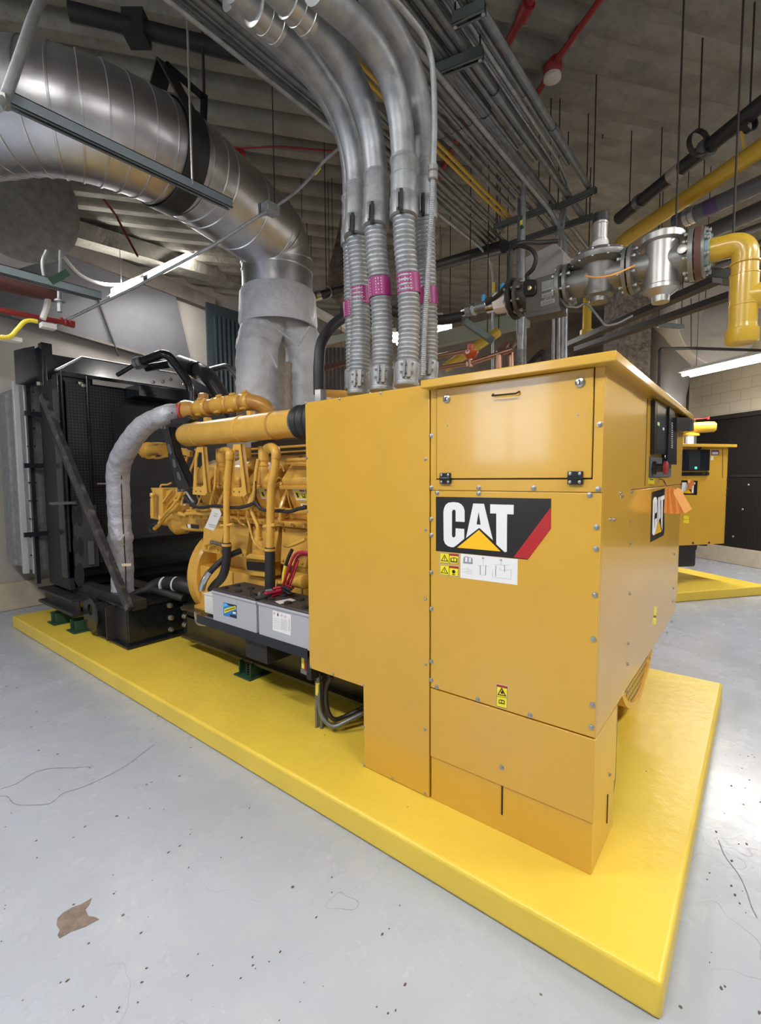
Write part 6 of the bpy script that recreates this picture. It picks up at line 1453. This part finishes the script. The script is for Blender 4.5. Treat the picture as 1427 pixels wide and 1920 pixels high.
# black plinth bracket, mounting foot
lb = [g2(1200+a/4.802, 780+b/4.802) for a, b in ((300,1160),(520,1158),(515,1205),(505,1210),(500,1340),(490,1356),(300,1360))]
MB().prism(lb, E1*.5).build('support_bracket', BLK, g2b, bevel=.01)
lb = [g2(1200+a/4.802, 780+b/4.802) for a, b in ((520,1150),(697,1146),(695,1184),(640,1184),(520,1160))]
MB().prism([p+E1*.15 for p in lb], E1*.3).build('support_arm', BLK, g2b, bevel=.01)
for k, (zp, mm) in enumerate((([(412,572),(440,575),(470,600),(440,625),(415,640)], ORNG), ([(440,575),(462,580),(470,620),(430,640)], TAGM[1]), ([(415,600),(450,610),(445,670),(408,650)], TAGM[1]))):
    P_ = [g2(1200+a/4.802, 780+b/4.802)-E1*(.03+.006*k) for a, b in zp]
    tag(MB().prism(P_, -E1*.002).build('paper_tag', mm), 'orange paper tag in the bunch on the far generator', 'tag', 'orange paper tags on the far generator')
# yellow air pipe with rounded end and a red lever above the far generator
yq = thing('yellow_pipe', 'yellow pipe with a rounded end above the far yellow cabinet', 'pipe', at(1300, 802, d=7.6))
a = at(1240, 805, d=7.9); b = at(1344, 800, d=7.5); d_ = (b-a).normalized()
MB().lathe(a, d_, [(.085, 0), (.085, (b-a).length-.10), (.08, (b-a).length-.03), (.05, (b-a).length)], 24).build('pipe', YELP, yq)
MB().lathe(at(1296,814,d=7.7), V((0,0,1)), [(.12,-.03),(.12,.0),(.06,.03)], 20).build('flange', YELP, yq)
MB().cyl(at(1291,787,d=7.6), at(1328,784,d=7.6), .008, 8).lathe(at(1328,784,d=7.6), (0,0,1), [(.02,-.02),(.02,.02)], 10).build('red_lever', RED, yq)
tag(MB().obox(at(1293, 823, d=8.2), RT*.05, V((0,0,.12)), fw*.03).build('white_post', WHTP), 'white post end glimpsed behind the far cabinet lid', 'post')
# silencer of the far generator
Ds = at(1350, 588, d=8.3)
s2 = thing('silencer', 'huge pale round silencer end plate near the right wall', 'silencer', Ds)
ax2 = (E1*.95 + E2*.05).normalized()
MB().lathe(Ds, ax2, [(.86,0),(.875,.01),(.875,.03),(.84,.04),(.84,2.2)], 56).build('silencer_body', mat('bright_duct_metal', (.85,.85,.86,1), .5, .1), s2, angle=25)
MB().cyl(at(1341, 600, d=7.7), at(1400, 590, d=7.2), .28, 32).build('inlet_pipe', PALE, s2)
# big grey duct body left of it
gd = at(1262, 690, d=9.0)
tag(MB().lathe(at(1243, 690, d=8.95), V((0,0,1)), [(.34,-.9),(.44,-.2),(.44,.45),(.34,.8)], 32).build('duct_transition', mat('dull_grey_duct', (.32,.315,.315,1), .5, .15)), 'dull grey swelling duct left of the round silencer end plate', 'duct')
for k, (u, m, r) in enumerate(((1262,GALV,.03),(1269,WHTP,.03),(1276,GALV,.035),(1283,YELP,.022),(1289,BROWN,.022))):
    q = at(u, 760, d=9.2); tag(MB().cyl((q.x, q.y, 1.0), (q.x, q.y, at(u, 702, d=9.2).z+.4), r, 10).build('wall_conduit', m), ('first grey', 'white', 'wider grey', 'thin yellow', 'thin dark')[k]+' vertical wall conduit in the far right corner', 'conduit')
cond([V((at(1235,735,d=4.6).x, at(1235,735,d=4.6).y, 0)), at(1237,654,d=4.6), at(1300,653,d=5.2), at(1427,657,d=5.6), at(1480,658,d=5.8)], .016, 'thin black pipe rising behind the cabinet and running right in front of the silencer', m=BROWN, R=.05)
tag(MB().tube(fillet([at(1296,652,d=5.1), at(1296,600,d=5.1), at(1296,560,d=5.1)], .02), .005, 6).build('pipe_hook', DARK), 'thin rod with hook holding the black pipe at right', 'rod')
strut(at(1232,608,d=5.4), at(1280,613,d=5.6), 'small blue-grey bracket left of the round silencer plate', m=STRUTB, rods=True)

# ---------------------------------------------------------------- ceiling: sprinkler, red pipes
zr = 4.78
sk_ = thing('sprinkler_pipe', 'red sprinkler pipe with a white round head on the bare right ceiling', 'sprinkler', at(1036, 130, z=zr))
MB().cyl(at(1150,-35,z=zr), at(1040,118,z=zr), .022, 12).build('pipe', RED, sk_); MB().cyl(at(1036,130,z=zr), at(985,210,z=zr), .022, 12).build('pipe', RED, sk_)
q = at(1036,128,z=zr); MB().lathe(q, (0,0,-1), [(.07,-.05),(.07,.02),(.05,.05)], 20).build('red_housing', RED, sk_)
MB().lathe(q+V((0,0,-.05)), (0,0,-1), [(.05,0),(.065,.005),(.065,.03),(.05,.04),(.02,.045)], 24).build('sprinkler_head', mat('cream_head', (.62,.55,.48,1), .5), sk_)
rp2 = thing('red_pipe', 'thick red pipe crossing above the conduit rack towards the top edge', 'pipe', at(960, 90, z=zr))
MB().cyl(at(1010,-30,z=zr), at(820,335,z=zr), .028, 12).build('pipe', RED, rp2); MB().cyl(at(992,5,z=zr), at(978,35,z=zr), .045, 14).build('coupling', RED, rp2)
rl = thing('red_cable', 'thin red alarm cable with a small red box on the ribbed ceiling', 'cable', at(450, 284, z=4.85))
MB().tube(smooth([at(360,255,z=4.82), at(400,262,z=4.8), at(420,272,z=4.8), at(450,277,z=4.8), at(520,275,z=4.8), at(560,278,z=4.8), at(640,285,z=4.8)], 5), .010, 8).build('cable', RED, rl)
MB().obox(at(450,284,z=4.79), RT*.045, V((0,0,.04)), fw*.03).build('red_box', RED, rl)
bp_ = thing('black_ceiling_pipe', 'black pipe with a square clamp crossing the ceiling at top left', 'pipe', at(300, 60, z=4.6))
MB().cyl(at(130,22,z=4.6), at(520,118,z=4.6), .055, 16).build('pipe', BLKM, bp_); MB().obox(at(256,54,z=4.6), RT*.07, V((0,0,.08)), fw*.06).build('clamp', BLKM, bp_)
cond([V((at(186,360,d=5.6).x, at(186,360,d=5.6).y, CEIL)), at(190,368,d=5.6), at(215,400,d=5.5), at(258,480,d=5.3)], .012, 'dark red pipe dropping behind the silver duct', m=RED, R=.05)
cond([at(775,-20,d=2.4), at(800,40,d=2.6), at(815,110,d=2.8), at(820,170,d=2.9)], .014, 'grey curved conduit just right of the thick conduit bends at the top', m=GALV, R=.15) if False else None

# ---------------------------------------------------------------- left side: struts, conduits, rods
strut(at(15,186,y=2.45), at(432,384,y=2.45), 'long blue-grey strut channel crossing in front of the big silver duct', m=STRUTB, rods=False, h=.05)
for (u, v0, v1, y) in ((361,40,346,2.43),):
    q = at(u, v1, y=y); tag(MB().cyl(q, V((q.x, q.y, CEIL)), .006, 8).build('threaded_rod', ZINC), 'straight threaded rod holding the long strut in front of the duct', 'rod')
cg = thing('bent_conduit', 'stout pale grey bent conduit at the top left corner', 'conduit', at(10, 190, y=2.4))
MB().tube(fillet([at(90,-30,y=2.6), at(62,32,y=2.5), at(36,110,y=2.42), at(10,184,y=2.4), at(-6,200,y=2.38)], .10, 8), .020, 16).build('pipe', GALV, cg)
MB().lathe(at(6,190,y=2.4), (0,0,-1), [(.026,-.02),(.026,.02)], 8).build('fitting', ZINC, cg)
cl2 = thing('slanting_conduit', 'thin grey conduit slanting past the strip light up to a square box', 'conduit', at(500, 395, y=2.6))
MB().tube([at(100,612,y=4.4), at(250,540,y=3.7), at(400,460,y=2.95), at(500,396,y=2.7)], .011, 10).build('pipe', GALV, cl2)
MB().tube(smooth([at(520,385,y=2.7), at(548,365,y=2.65), at(575,340,y=2.6), at(610,300,y=2.5), at(640,275,y=2.4)], 6), .010, 10).build('pipe', GALV, cl2)
MB().obox(at(507,392,y=2.7), V((.05,0,0)), V((0,.04,0)), V((0,0,.03))).build('square_box', GALV, cl2, bevel=.004); MB().prism([at(486,380,y=2.75), at(502,376,y=2.75), at(505,402,y=2.75), at(487,405,y=2.75)], (.005,.02,0)).build('bracket_plate', GALV, cl2)
MB().cyl(at(590,326,y=2.58), at(600,314,y=2.55), .012, 10).build('yellow_band', YELB, cl2)
q = at(515,380,y=2.72); MB().cyl(q, V((q.x, q.y, CEIL)), .004, 6).build('hanger_rod', BROWN, cl2)
strut(at(-40,495,y=3.4), at(188,556,y=3.4), 'blue-grey strut channel low at the left edge, under the silencer', m=STRUTB, rods=False, h=.05)
tag(MB().beam(at(-30,524,y=3.6), at(112,556,y=3.6), .05, .07).build('steel_beam', mat('maroon_beam', (0,0,0,1))), 'maroon steel beam just below the low strut at the left edge', 'beam')
gb = thing('green_bracket', 'dark green bracket and clamps hanging at the end of the low strut', 'bracket', at(112, 525, y=3.4))
MB().beam(at(92,530,y=3.4), at(125,512,y=3.4), .05, .04).build('bracket', GRN, gb)
MB().cyl(at(112,545,y=3.5), at(112,585,y=3.5), .014, 10).build('rod_end', GALV, gb); MB().lathe(at(112,566,y=3.5), (0,0,1), [(.03,0),(.03,.01)], 12).build('washer', GALV, gb)
MB().cyl(at(113,470,y=3.5), at(112,530,y=3.5), .009, 8).build('rod', GALVD, gb)
tag(MB().tube(fillet([at(90,560,y=3.6), at(88,575,y=3.6), at(80,598,y=3.6)], .03), .018, 10).build('white_sleeve', WHTP), 'short white cable sleeve above the red pipe', 'sleeve')
tag(MB().obox(at(90,612,y=3.65), V((.04,0,0)), V((0,.03,0)), V((0,0,.015))).build('white_clip', WHTP), 'white plastic clip under the red pipe', 'clip')
rp3 = thing('red_pipe', 'red pipe with a capped end at the left edge above the radiator', 'pipe', at(130, 608, y=3.7))
MB().cyl(at(-60,570,y=3.7), at(137,608,y=3.7), .016, 14).build('pipe', RED, rp3); MB().lathe(at(120,604.5,y=3.7), V((1,0,0)), [(.019,0),(.023,.005),(.023,.02),(.019,.025),(.023,.03),(.023,.06)], 14).build('end_cap', RED, rp3)
MB().cyl(at(115,604,y=3.7), at(115,596,y=3.7), .012, 10).build('outlet', RED, rp3)
cable([at(-30,632,y=3.5), at(15,632,y=3.5), at(32,618,y=3.5), at(45,604,y=3.5), at(58,601,y=3.5), at(70,603,y=3.5)], .012, YELB, 'bright yellow hose curling from the left edge to the red pipe', 'hose', 'yellow_hose')
tag(MB().obox(at(20,636,y=3.55), V((.05,0,0)), V((0,.03,0)), V((0,0,.012))).build('white_clip', WHTP), 'white bar below the yellow hose at the left edge', 'clip')
cond([at(100,460,d=5.4), at(118,480,d=5.4), at(150,515,d=5.7), at(190,532,d=6.0), at(228,534,d=6.3)], .020, 'drooping white cable running to the left strip light', m=WHTP, R=.2, sm=True)
cond([at(88,470,y=3.5), at(80,490,y=3.5), at(82,515,y=3.5), at(88,528,y=3.5)], .010, 'short bent grey cable under the silencer', m=GALV, sm=True)
tag(MB().box(1.55,1.60,7.18,7.22,.2,3.2).build('duct_support', STRUTB), 'dark blue-grey upright at the far left beside the plenum', 'post') if False else None
# concrete beam strips under the ceiling over the left wall
tag(MB().beam(at(120,430,y=6.6), at(560,560,y=6.9), .25, .2).build('concrete_beam', CEILM), 'grey concrete beam high behind the strip light', 'beam')
